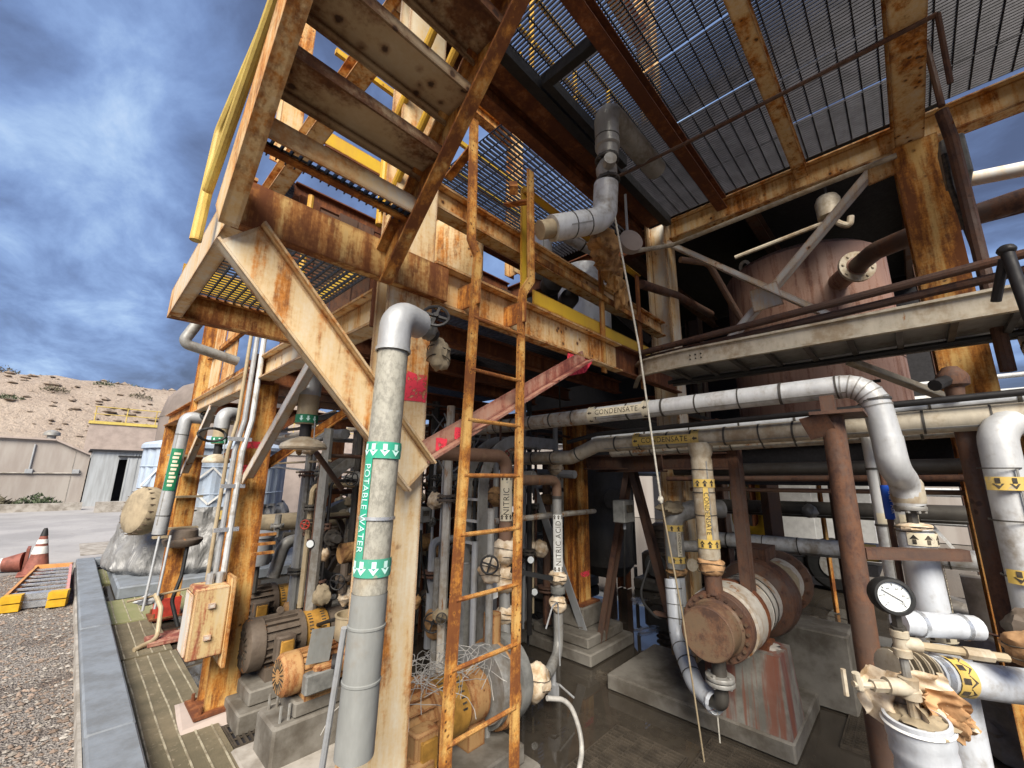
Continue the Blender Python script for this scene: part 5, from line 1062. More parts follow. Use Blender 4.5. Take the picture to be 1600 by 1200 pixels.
# ================================================================== MACHINES
# --- heat exchanger
HX = thing('heat_exchanger', 'horizontal rusty heat exchanger with a brown bolted end cover', 'heat exchanger', (3.6, 1.07, .5))
hy, hz = 1.07, .79; HXA = V((2.88, hy, hz)); X1 = (1, 0, 0)
part('end_cover', MB().lathe(HXA, X1, [(.01, 0), (.152, 0), (.158, .006), (.158, .15), (.172, .165), (.172, .18)], 40), 'cover_brown', HX)
for t, n_ in ((.20, 'flange_ring'), (.245, 'flange_ring')):
    mb = MB(); mb.lathe(HXA + V((t - .02, 0, 0)), X1, [(.15, 0), (.210, 0), (.213, .004), (.213, .036), (.15, .04)], 40); part(n_, mb, 'steel_brown', HX)
fr = part('bolt_circle', MB().lathe(HXA + V((.222, 0, 0)), X1, [(.19, 0), (.19, .003)], 24, False), 'steel_brown', HX)
for k in range(22):
    a = 2 * PI * k / 22; p = HXA + V((.165, math.cos(a) * .188, math.sin(a) * .188)); part('bolt', MB().lathe(p, X1, [(.011, 0), (.011, .105)], 6), 'cover_brown', fr)
part('shell', MB().lathe(HXA + V((.28, 0, 0)), X1, [(.205, 0), (.222, .01), (.226, .22), (.200, .235), (.205, .30), (.205, .31), (.205, .46), (.21, .465), (.205, .47), (.205, .74)], 36), 'clad_rusty', HX)
for t in (.52, .60, .76, .88): part('strap', MB().lathe(HXA + V((t, 0, 0)), X1, [(.207, -.006), (.212, -.006), (.212, .006), (.207, .006)], 36, False), 'clad_dark', HX)
part('swollen_band', MB().lathe(HXA + V((.51, 0, 0)), X1, [(.20, 0), (.225, .02), (.23, .05), (.218, .09), (.20, .10)], 30), 'steel_deep', HX)
part('expansion_bulge', MB().lathe(HXA + V((1.02, 0, 0)), X1, [(.20, 0), (.275, .05), (.29, .12), (.29, .24), (.27, .30), (.20, .36)], 40), 'steel_brown', HX)
part('rear_shell', MB().lathe(HXA + V((1.36, 0, 0)), X1, [(.20, 0), (.21, .05), (.19, .12), (.205, .20), (.205, .52)], 32), 'clad_rusty', HX)
part('rear_lagging', MB().blob(HXA + V((1.62, 0, 0)), .13, .225, .225, 77, .08, 20, 12, 3), 'boot_brown', HX, 50)
mb = MB(); flange_mb(mb, HXA + V((1.92, 0, 0)), X1, .27, .05, 14, .24, .012); part('rear_flange', mb, 'steel_brown', HX)
part('inlet_nozzle', MB().cyl((3.1, 1.08, .98), (3.1, 1.08, 1.10), .055, 16), 'steel_brown', HX); part('top_saddle', MB().box(4.05, 4.4, .98, 1.16, 1.06, 1.16), 'steel_brown', HX)
part('drain_nozzle', MB().cyl((3.0, 1.055, .66), (3.0, 1.055, .52), .042, 16), 'clad_dark', HX)
mb = MB(); flange_mb(mb, (3.0, 1.055, .525), (0, 0, 1), .085, .022, 4, .066, .012); flange_mb(mb, (3.0, 1.055, .497), (0, 0, 1), .085, .022, 4, .066, .010); part('drain_flange', mb, 'clad_grey', HX)
DP = thing('drain_pipe', 'white clad drain pipe curving up left of the exchanger end cover', 'pipe', (3.1, 1.2, .3))
part('bare_elbow', MB().tube([(3.0, 1.055, .50), (3.0, 1.055, .37), (3.05, 1.15, .36)], .042, 16, .05), 'clad_dark', DP)
part('cladding', MB().tube([(3.03, 1.13, .365), (3.12, 1.26, .38), (3.35, 1.46, .55), (3.42, 1.50, .95)], .060, 18, .22, 8), 'clad_clean', DP); bands(DP, [(3.14, 1.28, .40), (3.35, 1.46, .55), (3.42, 1.5, .95)], .060, .10, 'clad_dark', .006, .04)
part('torn_end', MB().lathe((3.03, 1.13, .365), (-.5, -.8, .0), [(.060, 0), (.070, .03), (.062, .05)], 14, False), 'clad_clean', DP, 0)
part('drip', MB().tube([(3.03, 1.10, .31), (3.035, 1.10, .14)], .004, 5), 'rope', DP)
SK = thing('lagged_stack', 'lagged vertical pipe stack with orange arrow bands left of the CONDENSATE drop', 'pipe', (3.6, 1.54, .7))
part('cladding', MB().tube([(3.6, 1.54, 1.0), (3.6, 1.54, 1.42), (3.75, 1.42, 1.47), (3.95, 1.25, 1.47)], .075, 18, .10, 8), 'clad_grey', SK)
part('clad_sleeve', MB().cyl((3.6, 1.54, .72), (3.6, 1.54, .93), .062, 16), 'clad_clean', SK); wrap(SK, (3.6, 1.54, .98), .078, .078, .05, 81, 'tape_orange'); wrap(SK, (3.6, 1.55, .69), .075, .075, .04, 82, 'boot_brown')
mb = MB(); flange_mb(mb, (3.6, 1.54, .64), (0, 0, 1), .09, .02, 8); part('flange', mb, 'steel_brown', SK)
part('canvas_hood', MB().blob((3.62, 1.55, 1.47), .13, .11, .06, 83, .2, 16, 10, 3), 'boot_brown', SK, 50)
for z in (1.32, 1.07): wband((3.6, 1.54, z), (0, 0, 1), NC, .075, -.025, .025, -.10, .10, 'label_yellow', SK); warrows((3.6, 1.54, z), (0, 0, 1), NC, .075, 0, .04, (-.05, 0, .05), 1, 'ink', SK)
wband((3.6, 1.54, 1.2), (0, 0, 1), NC, .075, -.1, .1, -.018, .018, 'label_cream', SK); wtext('CONDENSATE', .032, (3.6, 1.54, 1.2), (0, 0, -1), NC, .075, 'ink', SK)
part('side_nozzle', MB().cyl((3.6, 1.54, 1.17), (3.85, 1.30, 1.17), .045, 14), 'clad_grey', SK); part('side_disc', MB().lathe((3.72, 1.46, 1.02), (-.6, -.7, 0), [(.05, 0), (.05, .02)], 18), 'clad_cream', SK)
part('support_leg', MB().bar((3.55, 1.62, .12), (3.55, 1.62, .62), .05, .05).bar((3.52, 1.5, .64), (3.52, 1.72, .64), .06, .02), 'steel_brown', SK)
pipe('drooping_hose', 'thin black hose drooping beside the lagged stack', 'hose', [(3.5, 1.72, 1.05), (3.42, 1.80, .75), (3.5, 1.68, .60), (3.58, 1.60, .62)], .011, 'rubber', .15, n=8)
# --- plinths
def plinth(name, label, boxes, mat, cat='plinth'):
    T = thing(name, label, cat, (boxes[0][0], boxes[0][2], 0))
    for i, b in enumerate(boxes): part('slab' if i == 0 else 'block', MB().bbox(*b, .012), mat[i] if isinstance(mat, (list, tuple)) else mat, T)
    return T
T = thing('exchanger_plinth', 'rust-streaked concrete block on a low pad under the exchanger', 'plinth', (3.6, 1.2, 0))
part('pad', MB().bbox(3.40, 4.3, .78, 2.12, -.01, .11, .012), 'concrete_dark', T)
mb = MB(); mb.add([(3.42, .79, .11), (3.80, .79, .11), (3.80, 1.32, .11), (3.42, 1.32, .11), (3.45, .82, .57), (3.76, .82, .57), (3.76, 1.30, .57), (3.45, 1.30, .57)], [(0, 1, 5, 4), (1, 2, 6, 5), (2, 3, 7, 6), (3, 0, 4, 7), (4, 5, 6, 7)]); part('tapered_block', mb, 'block_stained', T, 0)
part('grout_crust', MB().blob((3.62, 1.04, .565), .13, .19, .035, 91, .3, 18, 10, 4), 'concrete', T, 50); part('saddle_plate', MB().box(3.52, 3.72, .90, 1.24, .562, .60), 'steel_deep', T)
plinth('rear_plinth', 'plain concrete plinth under the far end of the exchanger', [(4.35, 4.75, .55, 1.25, -.01, .54)], 'concrete_dark')
T = thing('column_plinth', 'two-step concrete footing under the red-rusted column', 'plinth', (4.0, 2.8, 0))
part('step', MB().bbox(3.62, 4.45, 2.42, 3.28, -.01, .10, .012), 'concrete_dark', T); part('step', MB().bbox(3.70, 4.38, 2.50, 3.20, .102, .20, .012), 'concrete_dark', T); part('pedestal', MB().bbox(3.86, 4.24, 2.66, 3.04, .202, .40, .012), 'concrete_dark', T); part('base_plate', MB().box(3.88, 4.22, 2.68, 3.02, .402, .42), 'steel_deep', T)
T = thing('column_pad', 'pinkish grout pad spread under the middle rusty column', 'pad', (1.03, 4, 0))
mb = MB(); mb.add([(.76, 3.78, -.01), (1.30, 3.78, -.01), (1.38, 4.25, -.01), (.80, 4.35, -.01), (.80, 3.82, .03), (1.22, 3.84, .055), (1.25, 4.2, .055), (.84, 4.25, .03)], [(0, 1, 5, 4), (1, 2, 6, 5), (2, 3, 7, 6), (3, 0, 4, 7), (4, 5, 6, 7)]); part('grout', mb, 'concrete_pink', T, 0)
# --- pump sets (axis along +X)
def pump_set(name, label, x, y, z, s_, fan, guard, body_mat, guard_mat, base=True, fan_mat=None, box_side=-1, group=None, pumpside=True, lx=None):
    lx = lx or s_
    T = thing(name, label, 'pump', (x, y, 0), group); r = .19 * s_; fm = fan_mat or body_mat
    part('fan_cover', MB().lathe((x, y, z), X1, [(.02, .0), (r * .80, .0), (r * .97, .03 * lx), (r, .07 * lx), (r, .17 * lx)], 28), fm, T)
    gr = part('fan_grille', MB().lathe((x - .004, y, z), X1, [(r * .25, 0), (r * .25, .003)], 16), fm, T)
    for k in range(18): a = 2 * PI * k / 18; part('grille_slot', MB().bar((x - .002, y + math.cos(a) * r * .34, z + math.sin(a) * r * .34), (x - .002, y + math.cos(a) * r * .76, z + math.sin(a) * r * .76), .008 * s_, .006, (1, 0, 0)), 'ink', gr, 0)
    fb = part('motor_body', MB().lathe((x + .17 * lx, y, z), X1, [(r * .86, 0), (r * .86, .36 * lx), (r * .98, .37 * lx), (r * .98, .43 * lx), (r * .6, .45 * lx)], 28), body_mat, T)
    for k in range(20):
        a = 2 * PI * k / 20; c_, s2 = math.cos(a), math.sin(a)
        part('cooling_fin', MB().bar((x + .18 * lx, y + c_ * r * .91, z + s2 * r * .91), (x + .53 * lx, y + c_ * r * .91, z + s2 * r * .91), .008 * s_, r * .16, (0, c_, s2)), body_mat, fb, 0)
    part('terminal_box', MB().bbox(x + .24 * lx, x + .44 * lx, y + box_side * r * .95, y + box_side * r * 1.45, z - .10 * s_, z + .09 * s_, .012), body_mat, T); part('box_lid', MB().bbox(x + .27 * lx, x + .41 * lx, y + box_side * r * 1.46, y + box_side * r * 1.53, z - .07 * s_, z + .06 * s_, .008), guard_mat if guard else body_mat, T)
    part('lifting_eye', MB().lathe((x + .36 * lx, y - .01, z + r * 1.12), (0, 1, 0), [(.028 * s_, 0), (.028 * s_, .02)], 10), body_mat, T)
    xg = x + .62 * lx
    if guard:
        gp = part('coupling_guard', MB().lathe((xg, y, z), X1, [(r * .80, 0), (r * .84, .006), (r * .84, .26 * lx), (r * .80, .27 * lx)], 28, True), guard_mat, T)
        for k in range(7):
            for xx in (.05, .20):
                a = PI * .62 + k * .17; part('guard_slot', MB().bar((xg + xx * lx - .022 * lx, y + math.cos(a) * r * .845, z + math.sin(a) * r * .845), (xg + xx * lx + .022 * lx, y + math.cos(a) * r * .845, z + math.sin(a) * r * .845), .009, .004, (0, math.cos(a), math.sin(a))), 'ink', gp, 0)
    if pumpside:
        part('bearing_housing', MB().lathe((xg + .27 * lx, y, z), X1, [(r * .5, 0), (r * .74, .02), (r * .78, .22 * lx), (r * .6, .26 * lx), (r * .6, .30 * lx)], 26), body_mat, T)
        mb = MB(); flange_mb(mb, (xg + .60 * lx, y, z), X1, r * 1.15, .04 * s_, 10); part('casing_flange', mb, 'motor_grey' if guard_mat == 'guard_yellow' else body_mat, T)
        part('pump_casing', MB().lathe((xg + .62 * lx, y, z), X1, [(r * .8, 0), (r * 1.25, .02), (r * 1.3, .10 * lx), (r * .9, .15 * lx), (r * .45, .17 * lx), (r * .45, .26 * lx)], 26), body_mat, T)
        part('discharge', MB().cyl((xg + .70 * lx, y, z + r * .9), (xg + .70 * lx, y, z + r * 2.1), r * .30, 14), body_mat, T)
        part('pump_foot', MB().box(xg + .32 * lx, xg + .5 * lx, y - r * .5, y + r * .5, z - r * 1.25, z - r * .6), body_mat, T)
    part('motor_foot', MB().box(x + .20 * lx, x + .50 * lx, y - r * .95, y + r * .95, z - r * 1.25, z - r * .82), body_mat, T)
    if base:
        zt = z - r * 1.25
        part('skid', MB().bbox(x + .02, xg + .75 * lx, y - r * 1.35, y + r * 1.35, zt - .10, zt - .001, .01).bbox(x - .05, xg + .85 * lx, y - r * 1.7, y + r * 1.7, -.01, zt - .102, .01), 'concrete_dark' if guard else 'concrete', T)
    return T
m1 = pump_set('pump_set', 'brown motor and pump with yellow coupling guard beside the middle rusty column', 1.10, 3.86, .45, .96, 1, 1, 'motor_brown', 'guard_yellow', lx=.68)
m2 = pump_set('pump_set', 'brown motor with yellow guard standing behind the nearer brown one', 1.20, 4.84, .47, .96, 1, 1, 'motor_brown', 'guard_yellow', lx=.68)
m3 = pump_set('small_motor', 'small orange-rusted motor on a concrete pedestal left of the water pipe', 1.12, 3.12, .47, .66, 1, 0, 'motor_orange', 'motor_orange', base=False, pumpside=False)
part('pedestal', MB().bbox(1.08, 1.78, 2.98, 3.30, .0, .24, .015), 'concrete_dark', m3); part('upper_step', MB().bbox(1.20, 1.76, 3.0, 3.26, .242, .33, .01), 'concrete_dark', m3); part('apron', MB().bbox(.98, 1.9, 2.74, 3.38, -.01, .022, .01), 'concrete', m3)
for x in (1.13, 1.18):
    for y in (3.03, 3.24): part('anchor_bolt', MB().cyl((x, y, .24), (x, y, .33), .009, 6), 'clad_grey', m3)
part('seal_pot', MB().lathe((1.56, 3.08, .60), (0, 0, 1), [(.10, 0), (.105, .02), (.105, .14), (.112, .145), (.112, .155), (.098, .155), (.098, .10)], 24, False).lathe((1.56, 3.08, .69), (0, 0, 1), [(.098, 0), (.0, .001)], 24, False), 'pipe_tan', m3); part('shield_plate', MB().bar((1.30, 2.97, .54), (1.32, 2.97, .74), .15, .006, (0, 1, 0)), 'dull_grey_plastic', m3)
part('pump_head', MB().blob((1.52, 3.06, .47), .10, .09, .09, 101, .15).cyl((1.42, 3.02, .48), (1.60, 2.96, .48), .05, 14), 'motor_orange', m3); part('blue_coupling', MB().lathe((1.40, 2.98, .50), (.8, -.4, 0), [(.06, 0), (.06, .05)], 18), 'black_steel', m3); part('grey_terminal', MB().bbox(1.22, 1.40, 2.92, 2.99, .38, .50, .01), 'motor_grey', m3)
pipe('cable_drop', 'black cable looping from the brown motor to the pot', 'cable', [(1.60, 3.72, .52), (1.58, 3.5, .60), (1.55, 3.2, .70)], .014, 'rubber', .2, n=8)
m4 = pump_set('pump_set', 'orange-guarded motor and grey pump low behind the ladder', 1.13, 2.10, .47, 1.0, 1, 1, 'motor_orange', 'guard_yellow', lx=.68)
part('grey_volute', MB().lathe((2.05, 2.08, .50), X1, [(.15, 0), (.235, .01), (.245, .05), (.235, .09), (.15, .10)], 30), 'motor_grey', m4); part('shroud', MB().lathe((1.92, 2.08, .50), X1, [(.205, 0), (.21, .01), (.21, .10), (.205, .11)], 28), 'clad_grey', m4)
part('paper_tag', MB().bar((1.27, 1.905, .62), (1.27, 1.90, .54), .06, .002, (0, 1, 0)), 'label_white', m4); part('box_cover', MB().bbox(1.24, 1.40, 1.80, 1.90, .30, .46, .02), 'motor_orange', m4)
# tangled wire on pump four
rr = random.Random(12); mb = MB()
for k in range(60):
    p = V((rr.uniform(1.35, 1.75), rr.uniform(1.92, 2.12), .64 + rr.random() * .05)); h_ = rr.uniform(0, 2 * PI); cur = rr.uniform(-9, 9); pts = []; L_ = rr.uniform(.25, .5); z_ = rr.uniform(.02, .12)
    for j in range(11):
        t = j / 10; h_ += cur * .05 + rr.uniform(-.25, .25); p = p + V((math.cos(h_) * L_ / 10, math.sin(h_) * L_ / 14, 0)); pts.append((p.x, p.y, .66 + z_ * math.sin(PI * t) + rr.uniform(-.004, .004)))
    mb.tube(pts, .0018, 4)
tag(part('wire_tangle', mb, 'wire_grey', None), 'tangle of thin white wire heaped on the orange-guarded motor', 'wire', kind='stuff')
HC = pipe('white_hose', 'white hose curving over the floor right of the ladder foot', 'hose', [(2.15, 1.75, .46), (2.3, 1.70, .42), (2.33, 1.62, .22), (1.95, 1.45, .10), (1.6, 1.5, .06)], .014, 'wire_grey', .14)
# --- tanks at the far left
TB = thing('corrugated_tank', 'pale blue corrugated round tank with a white diamond mark', 'tank', (1.9, 9.6, 0)); n = 120; mb = MB(); vs = []
cx_, cy_, R0 = 1.95, 9.7, 1.12
for k in range(n):
    a = 2 * PI * k / n; q = R0 + (.022 if k % 4 in (1, 2) else 0); 
    vs += [(cx_ + q * math.cos(a), cy_ + q * math.sin(a), .3), (cx_ + q * math.cos(a), cy_ + q * math.sin(a), 2.12)]
mb.add(vs, [(2 * k, 2 * ((k + 1) % n), 2 * ((k + 1) % n) + 1, 2 * k + 1) for k in range(n)]); part('corrugated_shell', mb, 'blue_paint', TB, 0)
part('lid', MB().lathe((cx_, cy_, 2.12), (0, 0, 1), [(R0 + .06, 0), (R0 + .06, .06), (R0 + .02, .10), (.6, .24), (.02, .30)], 40), 'blue_paint', TB)
for z in (.9, 1.35, 1.8): part('hoop', MB().lathe((cx_, cy_, z), (0, 0, 1), [(R0 + .022, 0), (R0 + .032, .01), (R0 + .022, .02)], 60, False), 'blue_paint', TB)
for a0 in (3.75, 4.45):
    dm = part('diamond_mark', MB(), 'white_paint', TB) if 0 else None
    c = V((cx_ + math.cos(a0) * (R0 + .04), cy_ + math.sin(a0) * (R0 + .04), 1.5)); t_ = V((-math.sin(a0), math.cos(a0), 0)); q = [c + t_ * .30, c + V((0, 0, .30)), c - t_ * .30, c - V((0, 0, .30))]
    mb = MB()
    for i in range(4): mb.bar(q[i], q[(i + 1) % 4], .03, .008, (math.cos(a0), math.sin(a0), 0))
    part('diamond_mark', mb, 'white_paint', TB, 0)
TP = thing('silver_blanket', 'crumpled silver insulation blanket tied round the blue tank foot', 'blanket', (1.9, 9.6, 0)); n, m_ = 200, 30; mb = MB(); vs = []
for j in range(m_ + 1):
    t = j / m_; z = .16 + 1.0 * t
    for k in range(n):
        a = 2 * PI * k / n; q = R0 + .20 * (1 - t) ** .8 * min(1, t * 6 + .5) + .05 + .10 * mnoise.noise(V((math.cos(a) * 5, math.sin(a) * 5, t * 3))) * (1 - t * .5) + .10 * (.35 - abs(mnoise.noise(V((math.cos(a) * 7 + t, math.sin(a) * 7, t * 2.2 + 4))))) + .06 * (.3 - abs(mnoise.noise(V((math.cos(a) * 15, math.sin(a) * 15 + t, t * 6)))))
        vs.append((cx_ + q * math.cos(a), cy_ + q * math.sin(a), z))
mb.add(vs, [(j * n + k, j * n + (k + 1) % n, (j + 1) * n + (k + 1) % n, (j + 1) * n + k) for j in range(m_) for k in range(n)]); part('blanket_sheet', mb, 'tarp_silver', TP, 40); part('tie_cord', MB().lathe((cx_, cy_, 1.10), (0, 0, 1), [(R0 + .06, 0), (R0 + .075, .01), (R0 + .06, .02)], 60, False), 'rubber', TP)
part('warning_sticker', MB().bar((1.84, 8.47, 1.10), (1.84, 8.45, .96), .16, .004, (0, 1, 0)), 'label_yellow', TP)
solo('tank_slab', MB().bbox(.70, 3.6, 8.15, 11.0, -.01, .16, .02), 'kerb_paint', 'low grey concrete slab under the blue tank', 'slab')
BC = thing('padded_cover', 'round stitched tan blanket cover standing left of the blue tank', 'cover', (.8, 8.6, .8)); part('pad', MB().lathe((.98, 8.55, 1.13), (-.9, -.35, .12), [(.26, 0), (.33, .04), (.35, .09), (.35, .20), (.32, .26), (.24, .30), (.02, .31)], 30), 'boot_brown', BC)
for k in range(22): a = 2 * PI * k / 22; d_ = V((-.9, -.35, .12)).normalized(); e1, e2 = perp(d_); p = V((.98, 8.55, 1.13)) + d_ * .20 + (e1 * math.cos(a) + e2 * math.sin(a)) * .345; part('stitch', MB().bar(p, p + d_ * .06, .015, .012), 'dirt_brown', BC, 0)
DV = thing('domed_vessel', 'tall grey-brown domed vessel behind the blue tank', 'vessel', (2.4, 12, 0)); part('shell', MB().lathe((2.45, 11.95, 0), (0, 0, 1), [(1.30, 0), (1.30, 2.95), (1.22, 3.35), (1.0, 3.65), (.6, 3.85), (.02, 3.92)], 40), 'vessel_taupe', DV); part('seam', MB().lathe((2.45, 11.95, 2.9), (0, 0, 1), [(1.30, 0), (1.312, .01), (1.30, .02)], 40, False), 'concrete', DV)
part('vent_pipe', MB().tube([(1.7, 11.2, 3.5), (1.66, 11.1, 4.1), (1.78, 11.1, 4.15), (1.80, 11.1, 4.0)], .02, 8, .06), 'galv', DV)
OP = pipe('offset_pipe', 'grey pipe with a flange jutting out under the landing into the sky', 'pipe', [(.64, 4.58, 3.23), (.50, 4.6, 2.87), (.95, 4.65, 2.80)], .046, 'clad_grey', .05, loc=(.9, 4.6, 2.8)); mb = MB(); flange_mb(mb, (.625, 4.58, 3.19), (.36, 0, .93), .085, .06, 8); part('flange', mb, 'clad_dark', OP)
# foot clutter at the far-left column
FC = thing('hose_valve', 'hose valve and bent pipe at the foot of the far-left column', 'valve', (.9, 6.3, .1)); part('bent_pipe', MB().tube([(.85, 6.2, .42), (.90, 6.05, .30), (.88, 5.85, .06), (.70, 5.75, .03)], .022, 10, .1), 'pipe_tan', FC); part('valve_body', MB().blob((.82, 6.25, .36), .12, .07, .05, 111, .2), 'galv', FC); part('tube', MB().tube([(.62, 6.15, .40), (1.5, 6.35, .42)], .012, 8), 'pipe_tan', FC); part('floor_plate', MB().box(.80, 1.10, 5.75, 6.05, .02, .05), 'red_brace', FC)
CB = thing('eye_wash_bowl', 'black flanged bowl strapped to the far-left rusty column', 'bowl', (1.05, 6.55, .85)); part('bowl', MB().lathe((1.06, 6.50, .84), (0, 0, 1), [(.06, 0), (.17, .03), (.20, .08), (.20, .10), (.15, .12), (.14, .20), (.12, .22)], 22), 'motor_brown', CB); part('black_cable', MB().tube([(1.10, 6.40, .90), (1.08, 6.35, .55), (1.02, 6.3, .3), (1.1, 6.2, .04)], .02, 8, .15), 'rubber', CB)
# ================================================================== TANGLE UNDER THE MEZZANINE AND THE FAR PLANT
rc = random.Random(21)
def taped_valve(x, y, z, s_, label, seed, mat='tape_wrap', wheel=True):
    T = thing('taped_valve', label, 'valve', (x, y, z), 'taped valves under the mezzanine')
    wrap(T, (x, y, z), .09 * s_, .09 * s_, .11 * s_, seed, mat)
    part('riser', MB().cyl((x, y, 0), (x, y, z + .5 * s_), .032 * s_, 10), 'clad_grey', T)
    if wheel:
        mb = MB(); wheel_mb(mb, (x - .10 * s_, y - .10 * s_, z + .05), (-.7, -.7, .1), .07 * s_, .007); part('handwheel', mb, 'black_steel', T)
    return T
taped_valve(1.62, 2.75, .95, 1.0, 'tan taped valve just right of the big column at eye-wash height', 201)
taped_valve(1.70, 2.85, 1.25, .8, 'smaller taped valve above the tan one right of the big column', 202)
taped_valve(2.05, 3.55, .82, 1.1, 'tall brown-wrapped valve behind the water pipe', 203, 'boot_brown')
taped_valve(2.25, 3.0, .55, 1.0, 'orange taped valve low beside the grey conduits', 204, 'tape_orange')
taped_valve(2.62, 2.7, 1.55, .8, 'taped joint high under the mezzanine left of the rust column', 205, 'tape_orange', False)
taped_valve(3.55, 2.75, 1.82, .9, 'pair-like taped union at the top of the red-rust column', 206, 'tape_wrap', False)
taped_valve(1.95, 2.05, 1.15, .75, 'small taped valve left of the big taped NITRIC valve', 207, 'tape_wrap')
# compressor bodies
def engine(x, y, w_, d_, h_, label, mat):
    T = thing('compressor', label, 'compressor', (x, y, 0))
    part('crankcase', MB().bbox(x, x + w_, y, y + d_, .15, h_ * .5, .04), mat, T); part('skid', MB().bbox(x - .1, x + w_ + .1, y - .1, y + d_ + .1, -.01, .148, .02), 'concrete_dark', T)
    for k in range(3):
        xx = x + w_ * (.2 + .3 * k); part('cylinder_head', MB().lathe((xx, y + d_ / 2, h_ * .5), (0, 0, 1), [(.12, 0), (.12, h_ * .3), (.15, h_ * .31), (.15, h_ * .36), (.08, h_ * .40)], 18), mat, T)
        for j in range(3): part('cooling_fin', MB().lathe((xx, y + d_ / 2, h_ * (.55 + .07 * j)), (0, 0, 1), [(.12, 0), (.16, .005), (.16, .012), (.12, .017)], 18, False), mat, T)
    mb = MB(); flange_mb(mb, (x - .005, y + d_ / 2, h_ * .33), (1, 0, 0), h_ * .16, .03, 10); part('inspection_cover', mb, 'motor_grey', T)
    part('intake', MB().tube([(x + w_ * .5, y, h_ * .7), (x + w_ * .5, y - .25, h_ * .7), (x + w_ * .5, y - .25, h_ * .3)], .05, 12, .1), 'clad_grey', T)
engine(2.35, 5.6, 1.2, .6, 1.2, 'dark compressor block behind the brown motors', 'motor_brown')
engine(2.5, 4.6, 1.1, .6, 1.5, 'taller grimy compressor deep under the mezzanine', 'motor_grey')
engine(3.0, 7.6, 1.2, .7, 1.4, 'far compressor between the corrugated tank and the frame', 'motor_brown')
engine(3.1, 3.35, .7, .4, .9, 'low brown machine behind the NITRIC ACID pipe', 'motor_brown')
# wheel-like flywheel ring
FW = thing('flywheel', 'dark round flywheel guard behind the water pipe', 'flywheel', (2.15, 4.4, .9)); part('rim', MB().lathe((2.15, 4.40, 1.05), (0, 1, 0), [(.34, 0), (.42, 0), (.42, .12), (.34, .12), (.34, 0)], 36, False), 'motor_grey', FW)
for k in range(6): a = k * PI / 3; part('spoke', MB().bar((2.15, 4.46, 1.05), (2.15 + .36 * math.cos(a), 4.46, 1.05 + .36 * math.sin(a)), .05, .04, (0, 1, 0)), 'motor_brown', FW)
# fat lagged pipes behind the pumps
pipe('lagged_pipe', 'orange-brown lagged pipe lying behind the water pipe at shoulder height', 'pipe', [(1.75, 3.75, 1.05), (2.7, 3.75, 1.05)], .085, 'insulation', n=16)
pipe('silver_elbow', 'silver elbow pipe bending down behind the middle column', 'pipe', [(1.9, 4.75, 1.05), (1.62, 4.75, 1.05), (1.55, 4.75, .72)], .06, 'clad_grey', .1)
pipe('tan_lagged_pipe', 'fat tan lagged pipe reaching toward the blue tank', 'pipe', [(1.55, 5.6, 1.15), (2.2, 5.4, 1.18), (3.2, 5.3, 1.2)], .10, 'boot_brown')
pipe('grey_u_conduit', 'pale grey U-bent conduit behind the small motor', 'conduit', [(1.66, 4.1, 1.30), (1.64, 4.1, .62), (1.9, 4.1, .60)], .028, 'galv', .12)
B = thing('filter_pot', 'grey filter pot with flange beside the middle column', 'filter', (1.42, 4.75, .9)); part('pot', MB().lathe((1.38, 4.7, .85), (0, 0, 1), [(.02, 0), (.10, .02), (.11, .06), (.11, .26), (.13, .27), (.13, .31), (.04, .33)], 18), 'galv', B); part('drain', MB().cyl((1.38, 4.7, .62), (1.38, 4.7, .86), .025, 8), 'clad_dark', B)
for i, (x, y, z, w_, h_, lab) in enumerate(((1.72, 4.3, 1.55, .16, .26, 'grey control box above the arched tray'), (2.02, 2.95, 1.35, .10, .12, 'small white instrument box with a dark screen left of the ladder'), (3.35, 2.95, 1.15, .22, .28, 'dark panel box on the red-rust column'), (3.52, 1.95, 1.32, .20, .20, 'pale junction box by the A-frame'), (2.9, 2.6, 3.15, .12, .16, 'upper small grey instrument box on the mezzanine'), (2.9, 2.6, 2.95, .12, .14, 'lower small grey instrument box on the mezzanine'), (3.3, 2.5, 3.05, .16, .18, 'grey instrument box under the white pipe on the mezzanine'))):
    T = thing('instrument_box', lab, 'box', (x, y, z)); part('housing', MB().bbox(x, x + w_, y, y + .12, z, z + h_, .008), 'motor_grey' if i != 2 else 'rubber', T); part('display', MB().box(x + w_ * .2, x + w_ * .8, y - .003, y - .0005, z + h_ * .45, z + h_ * .8), 'label_white' if i in (4, 5, 6) else 'ink', T, 0)
    part('cable_gland', MB().cyl((x + w_ / 2, y + .06, z - .06), (x + w_ / 2, y + .06, z), .014, 8), 'galv', T); part('cable', MB().tube([(x + w_ / 2, y + .06, z - .05), (x + w_ / 2 + .05, y + .1, z - .3), (x + w_ / 2 + .2, y + .2, max(.05, z - .6))], .009, 6, .1), 'rubber', T)
